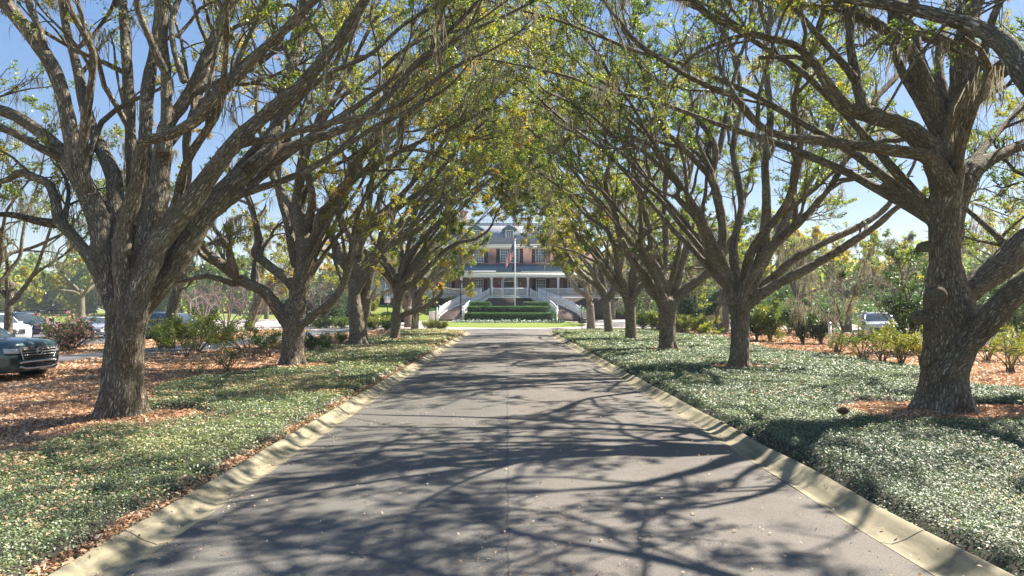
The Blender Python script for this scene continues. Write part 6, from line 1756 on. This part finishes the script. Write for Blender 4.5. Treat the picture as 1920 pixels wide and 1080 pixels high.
# thicket closing the view on the right: undergrowth nobody could count
rng = np.random.default_rng(61); b = MB(); n = 30000
cx = rng.uniform(17, 75, 170); cy = 66 + rng.uniform(0, 40, 170); ch = rng.uniform(2.5, 8.5, 170); cw = rng.uniform(2, 4.5, 170)
i = rng.integers(0, 170, n); q_ = nrm(rng.normal(size=(n, 3))) * rng.uniform(0.55, 1, (n, 1))
p = np.stack([cx[i] + q_[:, 0] * cw[i], cy[i] + q_[:, 1] * cw[i], ch[i] * (0.5 + 0.5 * q_[:, 2])], -1) + rng.normal(size=(n, 3)) * 0.3
p[:, 2] = np.maximum(p[:, 2], 0.3)
v, q = leaf_quads(p, rng, 0.34, 0.6, up=(0, 0, 0.5), tilt=1); b.add(v, q, tint=np.repeat(np.clip(rng.normal(0.45, 0.2, 170)[i] + rng.normal(0, 0.1, n), 0, 1), 4))
tag(b.build('thicket', M['evergreen'], None, False, ('tint',)), 'dense leafy undergrowth deep in the right hand woodland', 'undergrowth', kind='stuff')

# far wood across the course: one mass
rng = np.random.default_rng(77); b = MB(); wd = MB()
for k in range(150):
    X0 = rng.uniform(-250, -40) if k < 110 else rng.uniform(40, 230); Y0 = rng.uniform(200, 300) if k < 110 else rng.uniform(150, 260)
    hh = rng.uniform(13, 22); rw = rng.uniform(4.5, 8)
    n = 1300
    cl = rng.normal(size=(26, 3)); cl = cl / np.linalg.norm(cl, axis=1, keepdims=True) * rng.uniform(0.4, 1, (26, 1)); i = rng.integers(0, 26, n)
    p = cl[i] * [rw, rw, hh * 0.47] + rng.normal(size=(n, 3)) * [1.1, 1.1, 0.9] + [X0, Y0, hh * 0.46]
    p[:, 2] = np.maximum(p[:, 2], 0.2)
    v, q = leaf_quads(p, rng, 1.25, 0.75, up=(0, 0, 0.5), tilt=1)
    b.add(v, q, tint=np.repeat(np.clip(rng.normal(rng.choice([0.25, 0.42, 0.6]), 0.12, n), 0, 1), 4))
    wd.tube([(X0, Y0, -0.5), (X0, Y0, hh * 0.7)], [0.4, 0.15], 5)
fw = b.build('far_wood', M['oak_leaf'], None, False, ('tint',)); tag(fw, 'hazy blue green wood along the far edge of the golf course', 'wood', kind='stuff')
wo = wd.build('trunks', M['bark'], None, True, ('bark',)); wo.parent = fw; tag(wo, kind='stuff')
# ------------------------------------------------------------------ light, air, camera
HAZE = 0.0004
SUN_AZ, SUN_EL = math.radians(57), math.radians(47)        # azimuth to the right of straight ahead
wld = bpy.data.worlds.new('World'); SC.world = wld; wld.use_nodes = True
nt = wld.node_tree; bg = nt.nodes['Background']
sky = nt.nodes.new('ShaderNodeTexSky'); sky.sky_type = 'NISHITA'; sky.sun_disc = False
sky.sun_elevation = SUN_EL; sky.sun_rotation = SUN_AZ
sky.air_density = 1.0; sky.dust_density = 0.2; sky.ozone_density = 1.5
gm = nt.nodes.new('ShaderNodeGamma'); gm.inputs[1].default_value = 0.45          # evens the glare near the sun, as the photo's tone mapping does
hs = nt.nodes.new('ShaderNodeHueSaturation'); hs.inputs['Hue'].default_value = 0.514; hs.inputs['Saturation'].default_value = 1.95
nt.links.new(sky.outputs[0], gm.inputs[0]); nt.links.new(gm.outputs[0], hs.inputs['Color'])
nt.links.new(hs.outputs[0], bg.inputs[0]); bg.inputs[1].default_value = 0.094
ld = bpy.data.lights.new('Sun', 'SUN'); ld.energy = 3.2; ld.angle = math.radians(0.53); ld.color = (1.0, 0.93, 0.82)
lo = bpy.data.objects.new('sun', ld); COL.objects.link(lo)
d = Vector((math.sin(SUN_AZ) * math.cos(SUN_EL), math.cos(SUN_AZ) * math.cos(SUN_EL), math.sin(SUN_EL)))
lo.rotation_euler = d.to_track_quat('Z', 'Y').to_euler(); lo.location = (20, 20, 40)

cd = bpy.data.cameras.new('camera'); co = bpy.data.objects.new('camera', cd); COL.objects.link(co)
# thin air: one even box of haze round everything, the sky outside it
hb = MB(); hb.box((-450, -40, -3), (450, 700, 40))
hz = hb.build('haze', None); hm = bpy.data.materials.new('haze_air'); hm.use_nodes = True; hn = hm.node_tree.nodes; hn.clear()
ho = hn.new('ShaderNodeOutputMaterial'); hv = hn.new('ShaderNodeVolumePrincipled'); hv.inputs['Color'].default_value = (0.85, 0.9, 1, 1); hv.inputs['Density'].default_value = HAZE; hv.inputs['Anisotropy'].default_value = 0.3
hm.node_tree.links.new(hv.outputs[0], ho.inputs['Volume']); hz.data.materials.append(hm); tag(hz, 'thin pale haze filling the air over the course and drive', 'haze', kind='stuff')
SC.cycles.volume_bounces = 0
co.location = (0, 0, H); co.rotation_euler = (math.pi / 2, 0, 0)
cd.sensor_width = 36.0; cd.sensor_fit = 'HORIZONTAL'; cd.lens = 36.0 * F / 1920
cd.shift_x = (960 - CX) / 1920; cd.shift_y = (CY - 540) / 1920
cd.clip_start = 0.1; cd.clip_end = 2000
SC.camera = co
SC.view_settings.view_transform = 'Standard'; SC.view_settings.look = 'None'; SC.view_settings.exposure = 2.15; SC.view_settings.gamma = 1.0
SC.cycles.max_bounces = 6; SC.cycles.transparent_max_bounces = 4; SC.cycles.diffuse_bounces = 4; SC.cycles.glossy_bounces = 2; SC.cycles.transmission_bounces = 4
